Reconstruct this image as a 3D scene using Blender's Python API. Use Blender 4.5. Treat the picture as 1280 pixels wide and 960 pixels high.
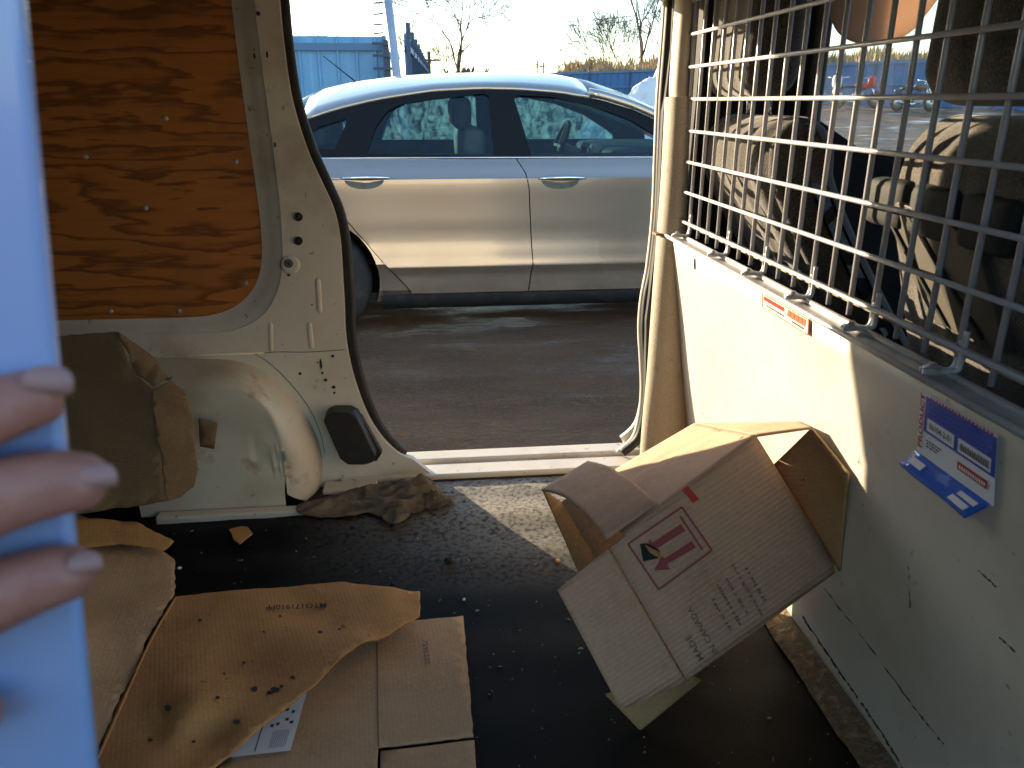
import bpy, bmesh, math, random
from mathutils import Vector, Matrix, noise
from mathutils.geometry import tessellate_polygon
R = math.radians
for o in list(bpy.data.objects): bpy.data.objects.remove(o, do_unlink=True)
scene = bpy.context.scene
col = scene.collection
random.seed(7)

# ------------------------------------------------------------------ camera
F = 980.0                                   # focal length in pixels of a 1280 wide frame
PITCH = math.atan(353 / F)
YAW = math.atan(110 * math.cos(PITCH) / F)
EYE = Vector((0, 0, .9))                    # z = 0 is the van's load floor, ground at -0.5
FW = Vector((math.sin(YAW) * math.cos(PITCH), math.cos(YAW) * math.cos(PITCH), -math.sin(PITCH)))
RT = Vector((math.cos(YAW), -math.sin(YAW), 0))
UP = RT.cross(FW)
cam = bpy.data.cameras.new('camera')
cam.lens = F / 1280 * 36; cam.sensor_width = 36
cam.clip_start = .01; cam.clip_end = 2000
cam.dof.use_dof = True; cam.dof.focus_distance = 2.4; cam.dof.aperture_fstop = 13
camo = bpy.data.objects.new('camera', cam); col.objects.link(camo)
mw = Matrix((RT, UP, -FW)).transposed().to_4x4(); mw.translation = EYE
camo.matrix_world = mw
scene.camera = camo

# ------------------------------------------------------------------ light
SUN_FROM = Vector((-.745, .935, .215)).normalized()
world = bpy.data.worlds.new('World'); scene.world = world; world.use_nodes = True
wn = world.node_tree; wn.nodes.clear()
sky = wn.nodes.new('ShaderNodeTexSky'); sky.sky_type = 'NISHITA'; sky.sun_disc = False
sky.sun_elevation = math.asin(SUN_FROM.z); sky.sun_rotation = math.atan2(SUN_FROM.x, SUN_FROM.y)
sky.air_density = 1.0; sky.dust_density = .5; sky.ozone_density = 2.0
bg = wn.nodes.new('ShaderNodeBackground'); bg.inputs['Strength'].default_value = .15
wo = wn.nodes.new('ShaderNodeOutputWorld')
wn.links.new(sky.outputs[0], bg.inputs[0]); wn.links.new(bg.outputs[0], wo.inputs[0])
sl = bpy.data.lights.new('sun', 'SUN'); sl.energy = 4.4; sl.angle = R(.5); sl.color = (1, .80, .54)
so = bpy.data.objects.new('sun', sl); col.objects.link(so)
so.rotation_euler = SUN_FROM.to_track_quat('Z', 'Y').to_euler(); so.location = (-20, 23, 12)
vs = scene.view_settings
vs.view_transform = 'Standard'; vs.look = 'None'; vs.gamma = 1; vs.use_curve_mapping = False
vs.exposure = 1.85

# ------------------------------------------------------------------ helpers
def ray(x, y): return FW + RT * ((x - 640) / F) - UP * ((y - 480) / F)
def at(x, y, X=None, Y=None, Z=None, D=None):
    """the real point behind photograph pixel (x, y) on a plane of the place"""
    d = ray(x, y)
    if X is not None: t = (X - EYE.x) / d.x
    elif Y is not None: t = (Y - EYE.y) / d.y
    elif Z is not None: t = (Z - EYE.z) / d.z
    else: t = D
    return EYE + d * t
def lerp(a, b, t): return a + (b - a) * t
def sstep(a, b, x):
    t = max(0, min(1, (x - a) / (b - a))); return t * t * (3 - 2 * t)
def interp(tab, x):
    if x <= tab[0][0]: return tab[0][1]
    for (a, va), (b, vb) in zip(tab, tab[1:]):
        if x <= b: return va + (vb - va) * (x - a) / (b - a)
    return tab[-1][1]
def smooth_path(pts, n=6, closed=False):
    """Catmull-Rom through the points"""
    P = [Vector(p) for p in pts]; out = []
    m = len(P); rng = range(m if closed else m - 1)
    for i in rng:
        g = (lambda k: P[k % m]) if closed else (lambda k: P[max(0, min(m - 1, k))])
        p0, p1, p2, p3 = g(i - 1), g(i), g(i + 1), g(i + 2)
        for k in range(n):
            t = k / n
            out.append(.5 * ((2 * p1) + (p2 - p0) * t + (2 * p0 - 5 * p1 + 4 * p2 - p3) * t * t + (3 * p1 - p0 - 3 * p2 + p3) * t ** 3))
    if not closed: out.append(P[-1])
    return out

def tag(o, label=None, cat=None, group=None, kind=None):
    for k, v in (('label', label), ('category', cat), ('group', group), ('kind', kind)):
        if v: o[k] = v
    return o
def thing(name, label, cat, loc=(0, 0, 0), group=None):
    o = bpy.data.objects.new(name, None); col.objects.link(o); o.location = loc
    o.empty_display_size = .05
    return tag(o, label, cat, group)
def attach(o, parent):
    o.parent = parent
    def wm(q):
        if q.parent is None: return Matrix.Translation(q.location)
        return wm(q.parent) @ q.matrix_parent_inverse @ Matrix.Translation(q.location)
    o.matrix_parent_inverse = wm(parent).inverted()
def obj(name, mesh, m, parent=None, smooth=False, loc=None):
    o = bpy.data.objects.new(name, mesh); col.objects.link(o)
    if m is not None and not mesh.materials: mesh.materials.append(m)
    if smooth:
        mesh.polygons.foreach_set('use_smooth', [True] * len(mesh.polygons))
    if loc is not None: o.location = loc
    if parent is not None: attach(o, parent)
    return o
def pydata(v, f, name='mesh'):
    me = bpy.data.meshes.new(name); me.from_pydata([tuple(p) for p in v], [], f); me.validate(); me.update(); return me
def bm_mesh(bm, name='mesh', fix=True):
    if fix: bmesh.ops.recalc_face_normals(bm, faces=bm.faces)
    me = bpy.data.meshes.new(name); bm.to_mesh(me); bm.free(); return me
class MB:
    """collects shapes for one mesh"""
    def __init__(s): s.v = []; s.f = []
    def add(s, v, f):
        k = len(s.v); s.v += [Vector(p) for p in v]; s.f += [tuple(i + k for i in q) for q in f]; return s
    def box(s, a, b):
        x0, y0, z0 = a; x1, y1, z1 = b
        v = [(x0, y0, z0), (x1, y0, z0), (x1, y1, z0), (x0, y1, z0), (x0, y0, z1), (x1, y0, z1), (x1, y1, z1), (x0, y1, z1)]
        return s.add(v, [(0, 3, 2, 1), (4, 5, 6, 7), (0, 1, 5, 4), (1, 2, 6, 5), (2, 3, 7, 6), (3, 0, 4, 7)])
    def tube(s, pts, r, n=8, ry=None, closed=False, ref=None):
        """swept tube; r number or list; ry the second half axis"""
        P = [Vector(p) for p in pts]; m = len(P); rr = r if isinstance(r, (list, tuple)) else [r] * m
        r2 = ry if isinstance(ry, (list, tuple)) else ([ry] * m if ry else rr)
        rows = []; u = None
        for i, p in enumerate(P):
            a = P[(i + 1) % m] if (closed or i < m - 1) else p; b = P[i - 1] if (closed or i > 0) else p
            d = (a - b).normalized() if (a - b).length > 1e-9 else Vector((0, 0, 1))
            if ref is not None: u = Vector(ref); u = (u - d * u.dot(d)).normalized()
            elif u is None:
                u = d.orthogonal().normalized()
            else:
                u = (u - d * u.dot(d)); u = u.normalized() if u.length > 1e-6 else d.orthogonal().normalized()
            w = d.cross(u)
            rows.append([p + u * (rr[i] * math.cos(2 * math.pi * k / n)) + w * (r2[i] * math.sin(2 * math.pi * k / n)) for k in range(n)])
        v = [q for row in rows for q in row]; f = []
        for i in range(m if closed else m - 1):
            j = (i + 1) % m
            for k in range(n): f.append((i * n + k, i * n + (k + 1) % n, j * n + (k + 1) % n, j * n + k))
        if not closed: f.append(tuple(range(n - 1, -1, -1))); f.append(tuple((m - 1) * n + k for k in range(n)))
        return s.add(v, f)
    def lathe(s, prof, c=(0, 0, 0), axis='Y', n=24):
        v = []; f = []; m = len(prof); c = Vector(c)
        for r, h in prof:
            for k in range(n):
                a = 2 * math.pi * k / n
                p = Vector((r * math.cos(a), h, r * math.sin(a))) if axis == 'Y' else (Vector((h, r * math.cos(a), r * math.sin(a))) if axis == 'X' else Vector((r * math.cos(a), r * math.sin(a), h)))
                v.append(c + p)
        for i in range(m - 1):
            for k in range(n): f.append((i * n + k, i * n + (k + 1) % n, (i + 1) * n + (k + 1) % n, (i + 1) * n + k))
        f.append(tuple(range(n))); f.append(tuple((m - 1) * n + k for k in range(n)))
        return s.add(v, f)
    def mesh(s):
        bm = bmesh.new(); bv = [bm.verts.new(p) for p in s.v]
        for q in s.f:
            try: bm.faces.new([bv[i] for i in q])
            except ValueError: pass
        return bm_mesh(bm)
    def build(s, name, m, parent=None, smooth=False, loc=None): return obj(name, s.mesh(), m, parent, smooth, loc)
def bevel(o, w=.004, seg=2, ang=35):
    b = o.modifiers.new('bevel', 'BEVEL'); b.width = w; b.segments = seg; b.limit_method = 'ANGLE'; b.angle_limit = R(ang)
    return o
def autosmooth(o, ang=35):
    me = o.data
    me.polygons.foreach_set('use_smooth', [True] * len(me.polygons))
    me.set_sharp_from_angle(angle=R(ang)); return o
def slab(loops, f, t):
    """flat outline (first loop) with holes, given thickness; f(u, v, w) -> point"""
    flat = [p for l in loops for p in l]
    tris = tessellate_polygon([[Vector((u, v, 0)) for u, v in l] for l in loops])
    n = len(flat); v = [f(u, w_, 0) for u, w_ in flat] + [f(u, w_, t) for u, w_ in flat]; faces = []
    for a, b, c in tris: faces.append((a, b, c)); faces.append((a + n, c + n, b + n))
    k = 0
    for l in loops:
        m = len(l)
        for i in range(m):
            a, b = k + i, k + (i + 1) % m; faces.append((a, b, b + n, a + n))
        k += m
    bm = bmesh.new(); bv = [bm.verts.new(p) for p in v]
    for q in faces:
        try: bm.faces.new([bv[i] for i in q])
        except ValueError: pass
    if len(loops) == 1: bmesh.ops.dissolve_limit(bm, angle_limit=R(.5), verts=bm.verts, edges=bm.edges)
    return bm_mesh(bm)
def rounded_box(size, r, n=8, deform=None, center=(0, 0, 0)):
    bm = bmesh.new(); bmesh.ops.create_cube(bm, size=2)
    bmesh.ops.subdivide_edges(bm, edges=bm.edges, cuts=n, use_grid_fill=True)
    h = Vector(size) / 2; c = Vector(center)
    for v in bm.verts:
        # more points near the edges so the rounding is smooth
        p = Vector((math.sin(v.co[i] * math.pi / 2) * h[i] for i in range(3)))
        q = Vector((max(-(h[i] - r), min(h[i] - r, p[i])) for i in range(3)))
        d = p - q
        if d.length > 1e-9: p = q + d.normalized() * r
        if deform: p = deform(p)
        v.co = p + c
    return bm_mesh(bm)
def slice_poly(pts2, step, ang=0):
    """polygon cut into small facets by parallel cuts in two directions"""
    bm = bmesh.new(); vs_ = [bm.verts.new((x, y, 0)) for x, y in pts2]
    bm.faces.new(vs_); bmesh.ops.triangulate(bm, faces=bm.faces)
    cx = sum(p[0] for p in pts2) / len(pts2); cy = sum(p[1] for p in pts2) / len(pts2)
    rad = max(math.hypot(p[0] - cx, p[1] - cy) for p in pts2)
    k = int(rad / step) + 1
    for a in (ang, ang + math.pi / 2):
        d = Vector((math.cos(a), math.sin(a), 0))
        for i in range(-k, k + 1):
            bmesh.ops.bisect_plane(bm, geom=bm.verts[:] + bm.edges[:] + bm.faces[:], plane_co=Vector((cx, cy, 0)) + d * (i * step), plane_no=d)
    bmesh.ops.remove_doubles(bm, verts=bm.verts, dist=1e-5)
    return bm
def sheet(name, outline, m, parent=None, extra=(), axis='Z', step=.02, thick=.0035, wob=.002, power=3, fray=0):
    """cardboard: outline of (px, py, height) traced as seen, heights blended between the control points"""
    kw = (lambda h: {'Z': h}) if axis == 'Z' else (lambda h: {'Y': h})
    ctl = []
    for x, y, h in list(outline) + list(extra):
        p = at(x, y, **kw(h)); ctl.append(((p.x, p.y) if axis == 'Z' else (p.x, p.z), h))
    pts = [c[0] for c in ctl[:len(outline)]]
    if fray:
        q = []
        for i, a in enumerate(pts):
            b = pts[(i + 1) % len(pts)]; L = math.hypot(b[0] - a[0], b[1] - a[1]); k = max(1, int(L / .012))
            for j in range(k):
                t = j / k; s_ = fray if j else 0
                q.append((lerp(a[0], b[0], t) + random.uniform(-s_, s_), lerp(a[1], b[1], t) + random.uniform(-s_, s_)))
        pts = q
    bm = slice_poly(pts, step, .2)
    # best plane through the control heights, the rest blended in softly
    A3 = Matrix(((0,) * 3,) * 3); r3 = Vector((0, 0, 0))
    for (cx, cy), h in ctl:
        q = Vector((1, cx, cy)); r3 += q * h
        for i in range(3):
            for j in range(3): A3[i][j] += q[i] * q[j]
    sol = A3.inverted_safe() @ r3; res = [(c_, h - (sol[0] + sol[1] * c_[0] + sol[2] * c_[1])) for c_, h in ctl]
    for v in bm.verts:
        w = 0; hsum = 0
        for (cx, cy), h in res:
            d2 = (v.co.x - cx) ** 2 + (v.co.y - cy) ** 2 + 4e-4
            k = d2 ** (-power / 2); w += k; hsum += k * h
        h = sol[0] + sol[1] * v.co.x + sol[2] * v.co.y + hsum / w + wob * noise.noise(Vector((v.co.x * 14, v.co.y * 14, len(name))))
        v.co = (v.co.x, v.co.y, h) if axis == 'Z' else (v.co.x, h, v.co.y)
    me = bm_mesh(bm)
    o = obj(name, me, m, parent); autosmooth(o, 50)
    s = o.modifiers.new('thickness', 'SOLIDIFY'); s.thickness = thick; s.offset = 0
    return o
def text_mesh(body, size, spacing=1, bold=.012):
    cu = bpy.data.curves.new('t', 'FONT'); cu.body = body; cu.size = size; cu.align_x = 'CENTER'; cu.align_y = 'CENTER'; cu.space_character = spacing; cu.resolution_u = 2; cu.offset = bold
    o = bpy.data.objects.new('t', cu); col.objects.link(o)
    dg = bpy.context.evaluated_depsgraph_get(); dg.update()
    me = bpy.data.meshes.new_from_object(o.evaluated_get(dg))
    bpy.data.objects.remove(o, do_unlink=True); return me
def put_flat(me, f):
    for v in me.vertices: v.co = f(v.co.x, v.co.y)
    me.update(); return me

# ------------------------------------------------------------------ materials
def new_mat(name):
    m = bpy.data.materials.new(name); m.use_nodes = True
    nt = m.node_tree; b = nt.nodes['Principled BSDF']; return m, nt, b
def N(nt, t, **kw):
    n = nt.nodes.new(t)
    for k, v in kw.items():
        if k in n.inputs: n.inputs[k].default_value = v
        else: setattr(n, k, v)
    return n
def col4(c): return (c[0], c[1], c[2], 1)
def noise_mask(nt, vec, scale, lo, hi, detail=4, rough=.6, dist=0):
    n = N(nt, 'ShaderNodeTexNoise'); n.inputs['Scale'].default_value = scale; n.inputs['Detail'].default_value = detail
    n.inputs['Roughness'].default_value = rough; n.inputs['Distortion'].default_value = dist
    nt.links.new(vec, n.inputs['Vector'])
    mr = N(nt, 'ShaderNodeMapRange'); mr.inputs['From Min'].default_value = lo; mr.inputs['From Max'].default_value = hi
    nt.links.new(n.outputs[0], mr.inputs[0]); return mr.outputs[0]
def mix(nt, fac, a, b):
    n = N(nt, 'ShaderNodeMix', data_type='RGBA')
    for s, i in ((fac, 0), (a, 6), (b, 7)):
        if isinstance(s, (int, float)): n.inputs[i].default_value = s
        elif isinstance(s, (tuple, list)): n.inputs[i].default_value = col4(s)
        else: nt.links.new(s, n.inputs[i])
    return n.outputs[2]
def mat(name, base, layers=(), rough=.6, metal=0, bump=None, coat=0, spec=.5, stretch=None, rvar=None, sheen=0):
    """layers: (colour, scale, lo, hi[, detail]) noise patches laid over the base colour"""
    m, nt, b = new_mat(name)
    tc = N(nt, 'ShaderNodeTexCoord'); vec = tc.outputs['Object']
    if stretch:
        mp = N(nt, 'ShaderNodeMapping'); mp.inputs['Scale'].default_value = stretch; nt.links.new(vec, mp.inputs[0]); vec2 = mp.outputs[0]
    else: vec2 = vec
    c = base
    for L in layers:
        c = mix(nt, noise_mask(nt, vec2, L[1], L[2], L[3], L[4] if len(L) > 4 else 4), c, L[0])
    if isinstance(c, (tuple, list)): b.inputs['Base Color'].default_value = col4(c)
    else: nt.links.new(c, b.inputs['Base Color'])
    b.inputs['Roughness'].default_value = rough; b.inputs['Metallic'].default_value = metal
    b.inputs['Coat Weight'].default_value = coat; b.inputs['Specular IOR Level'].default_value = spec
    if sheen: b.inputs['Sheen Weight'].default_value = sheen
    if rvar:
        r = noise_mask(nt, vec2, rvar[0], .3, .7); mr = N(nt, 'ShaderNodeMapRange'); mr.inputs[3].default_value = rvar[1]; mr.inputs[4].default_value = rvar[2]
        nt.links.new(r, mr.inputs[0]); nt.links.new(mr.outputs[0], b.inputs['Roughness'])
    if bump:
        n = N(nt, 'ShaderNodeTexNoise'); n.inputs['Scale'].default_value = bump[0]; n.inputs['Detail'].default_value = 5; nt.links.new(vec2, n.inputs['Vector'])
        bp = N(nt, 'ShaderNodeBump'); bp.inputs['Strength'].default_value = bump[1]; bp.inputs['Distance'].default_value = bump[2]
        nt.links.new(n.outputs[0], bp.inputs['Height']); nt.links.new(bp.outputs[0], b.inputs['Normal'])
    return m

MT = {}
MT['white'] = mat('cream_paint', (.66, .62, .54), [((.54, .49, .41), 5, .5, .75), ((.14, .10, .07), 26, .66, .73, 8), ((.30, .22, .13), 3, .60, .85, 8), ((.33, .27, .2), 70, .66, .73, 3)], rough=.42, bump=(60, .05, .002), rvar=(9, .3, .6))
MT['white_clean'] = mat('van_outer_paint', (.70, .68, .62), [((.50, .46, .40), 2, .55, .8)], rough=.25, coat=.4)
MT['arch'] = mat('wheel_arch_paint', (.62, .57, .47), [((.48, .40, .27), 7, .48, .75), ((.30, .16, .06), 11, .60, .76, 8), ((.10, .08, .05), 30, .66, .73, 8)], rough=.5, bump=(40, .12, .003))
MT['panel'] = mat('partition_paint', (.56, .535, .47), [((.47, .43, .36), 4, .46, .70), ((.13, .11, .09), 34, .67, .73, 8), ((.42, .34, .24), 6, .66, .85, 8), ((.36, .32, .27), 75, .68, .74, 3)], rough=.45, bump=(45, .05, .002), rvar=(8, .35, .6))
MT['black_rubber'] = mat('black_rubber', (.012, .012, .013), [((.035, .033, .03), 20, .5, .8)], rough=.6)
MT['black_plastic'] = mat('black_plastic', (.018, .017, .016), [((.04, .037, .03), 16, .5, .8)], rough=.5, bump=(150, .1, .001))
MT['dark_trim'] = mat('dark_cabin_trim', (.012, .012, .013), rough=.8)
MT['grey_trim'] = mat('grey_green_trim', (.10, .11, .10), rough=.6)
MT['pillar'] = mat('beige_grained_trim', (.40, .34, .26), [((.30, .25, .18), 420, .45, .62, 2), ((.22, .17, .12), 14, .62, .8)], rough=.7, bump=(380, .5, .002))
MT['pillar_smooth'] = mat('beige_trim', (.45, .39, .30), [((.34, .28, .20), 9, .55, .8)], rough=.6)
MT['wire'] = mat('galvanised_wire', (.46, .46, .49), [((.36, .34, .33), 30, .5, .8)], rough=.38, metal=.2)
MT['steel'] = mat('zinc_steel', (.46, .45, .45), [((.32, .29, .27), 24, .5, .8)], rough=.38, metal=.4)
MT['seat'] = mat('speckled_seat_fabric', (.055, .047, .037), [((.014, .012, .010), 260, .5, .62, 2), ((.13, .11, .085), 330, .55, .66, 2)], rough=.95, bump=(300, .4, .002), sheen=.3)
MT['seat_dark'] = mat('dark_seat_fabric', (.028, .026, .024), [((.05, .045, .04), 220, .5, .65, 2)], rough=.95, bump=(300, .3, .002))
MT['seat_plastic'] = mat('grey_seat_plastic', (.028, .031, .030), rough=.7, spec=.2)
MT['pocket'] = mat('seat_pocket_vinyl', (.075, .068, .052), [((.05, .045, .032), 12, .5, .8)], rough=.6)
MT['visor'], _nt, _b = new_mat('visor_fabric')
_b.inputs['Base Color'].default_value = (.60, .45, .36, 1); _b.inputs['Roughness'].default_value = .9
_tr = N(_nt, 'ShaderNodeBsdfTranslucent'); _tr.inputs[0].default_value = (.80, .58, .45, 1)
_mx = N(_nt, 'ShaderNodeMixShader'); _mx.inputs[0].default_value = .6
_nt.links.new(_b.outputs[0], _mx.inputs[1]); _nt.links.new(_tr.outputs[0], _mx.inputs[2]); _nt.links.new(_mx.outputs[0], _nt.nodes['Material Output'].inputs[0])

# floor mat
m, nt, b = new_mat('rubber_floor_mat'); MT['mat'] = m
tc = N(nt, 'ShaderNodeTexCoord'); vec = tc.outputs['Object']
c = mix(nt, noise_mask(nt, vec, 3, .42, .72), (.0022, .0026, .0034), (.005, .0055, .0065))
c = mix(nt, noise_mask(nt, vec, 12, .55, .8, 8), c, (.010, .0095, .009))
sp = N(nt, 'ShaderNodeSeparateXYZ'); nt.links.new(vec, sp.inputs[0])     # grey dust by the doorway, its colour raised to carry the sun patch
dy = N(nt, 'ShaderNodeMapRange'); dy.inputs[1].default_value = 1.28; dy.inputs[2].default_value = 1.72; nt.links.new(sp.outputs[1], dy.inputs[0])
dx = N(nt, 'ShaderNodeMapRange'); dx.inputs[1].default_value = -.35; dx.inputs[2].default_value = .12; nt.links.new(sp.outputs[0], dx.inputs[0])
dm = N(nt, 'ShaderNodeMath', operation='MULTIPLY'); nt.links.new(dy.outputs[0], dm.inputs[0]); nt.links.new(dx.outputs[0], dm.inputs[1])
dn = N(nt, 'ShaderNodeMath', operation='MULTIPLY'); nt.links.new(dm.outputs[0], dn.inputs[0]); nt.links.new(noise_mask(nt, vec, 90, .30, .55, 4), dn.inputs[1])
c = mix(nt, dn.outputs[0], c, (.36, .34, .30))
fl = noise_mask(nt, vec, 620, .58, .70, 2)
c = mix(nt, fl, c, (.016, .016, .017))
vo = N(nt, 'ShaderNodeTexVoronoi'); vo.inputs['Scale'].default_value = 26; nt.links.new(vec, vo.inputs['Vector'])
mr = N(nt, 'ShaderNodeMapRange'); mr.inputs[1].default_value = .05; mr.inputs[2].default_value = .035; nt.links.new(vo.outputs['Distance'], mr.inputs[0])
mr2 = N(nt, 'ShaderNodeMath', operation='MULTIPLY'); nt.links.new(mr.outputs[0], mr2.inputs[0]); nt.links.new(noise_mask(nt, vec, 9, .56, .62), mr2.inputs[1])
c = mix(nt, mr2.outputs[0], c, (.40, .37, .32))
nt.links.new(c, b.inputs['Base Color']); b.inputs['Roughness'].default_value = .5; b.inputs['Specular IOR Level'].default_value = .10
n1 = N(nt, 'ShaderNodeTexNoise'); n1.inputs['Scale'].default_value = 700; n1.inputs['Detail'].default_value = 2; nt.links.new(vec, n1.inputs['Vector'])
bp = N(nt, 'ShaderNodeBump'); bp.inputs['Strength'].default_value = .9; bp.inputs['Distance'].default_value = .003
nt.links.new(n1.outputs[0], bp.inputs['Height']); nt.links.new(bp.outputs[0], b.inputs['Normal'])

# plywood: growth-ring contours of a stretched, wavy field
m, nt, b = new_mat('plywood'); MT['ply'] = m
tc = N(nt, 'ShaderNodeTexCoord'); sep = N(nt, 'ShaderNodeSeparateXYZ'); nt.links.new(tc.outputs['Object'], sep.inputs[0])
pc = at(150, 200, Y=1.82)
def MM(op, a, b_=None):
    n = N(nt, 'ShaderNodeMath', operation=op)
    for i, s in enumerate((a, b_)):
        if s is None: continue
        if isinstance(s, (int, float)): n.inputs[i].default_value = s
        else: nt.links.new(s, n.inputs[i])
    return n.outputs[0]
xx = MM('SUBTRACT', sep.outputs[0], pc.x); zz = MM('SUBTRACT', sep.outputs[2], pc.z)
cmb = N(nt, 'ShaderNodeCombineXYZ'); nt.links.new(MM('MULTIPLY', xx, .42), cmb.inputs[0]); nt.links.new(MM('MULTIPLY', zz, 2.4), cmb.inputs[2])
na = N(nt, 'ShaderNodeTexNoise'); na.inputs['Scale'].default_value = 3.3; na.inputs['Detail'].default_value = 2.5; na.inputs['Roughness'].default_value = .45; nt.links.new(cmb.outputs[0], na.inputs['Vector'])
cmb2 = N(nt, 'ShaderNodeCombineXYZ'); nt.links.new(MM('MULTIPLY', xx, 4), cmb2.inputs[0]); nt.links.new(MM('MULTIPLY', zz, 30), cmb2.inputs[2])
nb = N(nt, 'ShaderNodeTexNoise'); nb.inputs['Scale'].default_value = 2.2; nb.inputs['Detail'].default_value = 5; nt.links.new(cmb2.outputs[0], nb.inputs['Vector'])
rad = MM('SQRT', MM('ADD', MM('POWER', MM('MULTIPLY', xx, .24), 2), MM('POWER', zz, 2)))
fld = MM('ADD', MM('ADD', MM('MULTIPLY', rad, 16), MM('MULTIPLY', na.outputs[0], 8.0)), MM('MULTIPLY', nb.outputs[0], 1.5))
fr = MM('FRACT', fld)
cr = N(nt, 'ShaderNodeValToRGB'); nt.links.new(fr, cr.inputs[0])
e = cr.color_ramp.elements
e[0].position = 0; e[0].color = (.56, .205, .045, 1); e[1].position = 1; e[1].color = (.52, .19, .04, 1)
for p_, c_ in ((.55, (.50, .18, .037)), (.74, (.26, .082, .016)), (.86, (.17, .050, .009)), (.95, (.33, .115, .022))):
    q = cr.color_ramp.elements.new(p_); q.color = col4(c_)
c = mix(nt, MM('MULTIPLY', nb.outputs[0], .55), cr.outputs[0], (.26, .10, .02))
c = mix(nt, noise_mask(nt, tc.outputs['Object'], 3, .55, .9), c, (.14, .065, .024))
nt.links.new(c, b.inputs['Base Color']); b.inputs['Roughness'].default_value = .55
bp = N(nt, 'ShaderNodeBump'); bp.inputs['Strength'].default_value = .15; bp.inputs['Distance'].default_value = .002
nt.links.new(nb.outputs[0], bp.inputs['Height']); nt.links.new(bp.outputs[0], b.inputs['Normal'])

# cardboard with faint corrugation; rot = direction of the flutes in the object's XY
def cardboard(name, base, dirv, stains=.5, flute=.25, dark=(.05, .032, .018), pitch=.007):
    m, nt, b = new_mat(name)
    tc = N(nt, 'ShaderNodeTexCoord'); vec = tc.outputs['Object']
    dp = N(nt, 'ShaderNodeVectorMath', operation='DOT_PRODUCT'); nt.links.new(vec, dp.inputs[0]); dp.inputs[1].default_value = Vector(dirv).normalized()
    sn = N(nt, 'ShaderNodeMath', operation='MULTIPLY'); nt.links.new(dp.outputs['Value'], sn.inputs[0]); sn.inputs[1].default_value = 2 * math.pi / pitch
    s2 = N(nt, 'ShaderNodeMath', operation='SINE'); nt.links.new(sn.outputs[0], s2.inputs[0])
    mp = N(nt, 'ShaderNodeMapRange'); mp.inputs[1].default_value = -1; mp.inputs[2].default_value = 1; mp.inputs[3].default_value = 0; mp.inputs[4].default_value = .07
    nt.links.new(s2.outputs[0], mp.inputs[0])
    c = mix(nt, mp.outputs[0], base, tuple(x * .55 for x in base))
    c = mix(nt, noise_mask(nt, vec, 6, .45, .75), c, tuple(x * .72 for x in base))
    c = mix(nt, noise_mask(nt, vec, 180, .45, .75, 2), c, tuple(min(1, x * 1.1) for x in base))
    if stains:
        c = mix(nt, noise_mask(nt, vec, 7, .70 - .1 * stains, .85, 6), c, tuple(lerp(x, d, .75) for x, d in zip(base, dark)))
        c = mix(nt, noise_mask(nt, vec, 38, .73 - .06 * stains, .77, 5), c, dark)
    nt.links.new(c, b.inputs['Base Color']); b.inputs['Roughness'].default_value = .8; b.inputs['Specular IOR Level'].default_value = .25
    bp = N(nt, 'ShaderNodeBump'); bp.inputs['Strength'].default_value = flute; bp.inputs['Distance'].default_value = .0006
    nt.links.new(s2.outputs[0], bp.inputs['Height'])
    nb = N(nt, 'ShaderNodeTexNoise'); nb.inputs['Scale'].default_value = 22; nb.inputs['Detail'].default_value = 6; nt.links.new(vec, nb.inputs['Vector'])
    b2 = N(nt, 'ShaderNodeBump'); b2.inputs['Strength'].default_value = .35; b2.inputs['Distance'].default_value = .006
    nt.links.new(nb.outputs[0], b2.inputs['Height']); nt.links.new(bp.outputs[0], b2.inputs['Normal']); nt.links.new(b2.outputs[0], b.inputs['Normal'])
    return m
def flat_mat(name, c, rough=.6, metal=0, spec=.4): return mat(name, c, rough=rough, metal=metal, spec=spec)
MT['red_ink'] = flat_mat('red_ink', (.26, .06, .06), .8); MT['ink'] = flat_mat('dark_ink', (.045, .032, .03), .8)
MT['paper'] = mat('label_paper', (.74, .76, .82), [((.66, .68, .74), 20, .5, .8)], rough=.5)
MT['blue_print'] = mat('blue_print', (.02, .06, .42), [((.04, .10, .50), 30, .5, .75)], rough=.3)
MT['blue_foil'] = mat('blue_glossy_film', (.03, .13, .60), [((.25, .4, .8), 22, .6, .75)], rough=.12, coat=.6)
MT['red_print'] = flat_mat('red_print', (.45, .035, .03), .45); MT['orange_print'] = flat_mat('orange_print', (.62, .13, .05), .45)
MT['white_print'] = flat_mat('white_print', (.75, .76, .78), .4)
# car
m, nt, b = new_mat('silver_car_paint'); MT['car'] = m
tc = N(nt, 'ShaderNodeTexCoord')
c = mix(nt, noise_mask(nt, tc.outputs['Object'], 900, .4, .7, 1), (.42, .385, .34), (.55, .51, .455))
sp = N(nt, 'ShaderNodeSeparateXYZ'); nt.links.new(tc.outputs['Object'], sp.inputs[0])
mrz = N(nt, 'ShaderNodeMapRange'); mrz.inputs[1].default_value = .1; mrz.inputs[2].default_value = -.35; nt.links.new(sp.outputs[2], mrz.inputs[0])
dirt = N(nt, 'ShaderNodeMath', operation='MULTIPLY'); nt.links.new(mrz.outputs[0], dirt.inputs[0]); nt.links.new(noise_mask(nt, tc.outputs['Object'], 5, .3, .8), dirt.inputs[1])
c = mix(nt, dirt.outputs[0], c, (.30, .25, .20))
nt.links.new(c, b.inputs['Base Color']); b.inputs['Metallic'].default_value = .75; b.inputs['Roughness'].default_value = .20; b.inputs['Coat Weight'].default_value = 1; b.inputs['Coat Roughness'].default_value = .03
MT['car_black'] = mat('car_black_trim', (.006, .007, .009), rough=.45, spec=.2)
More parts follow.
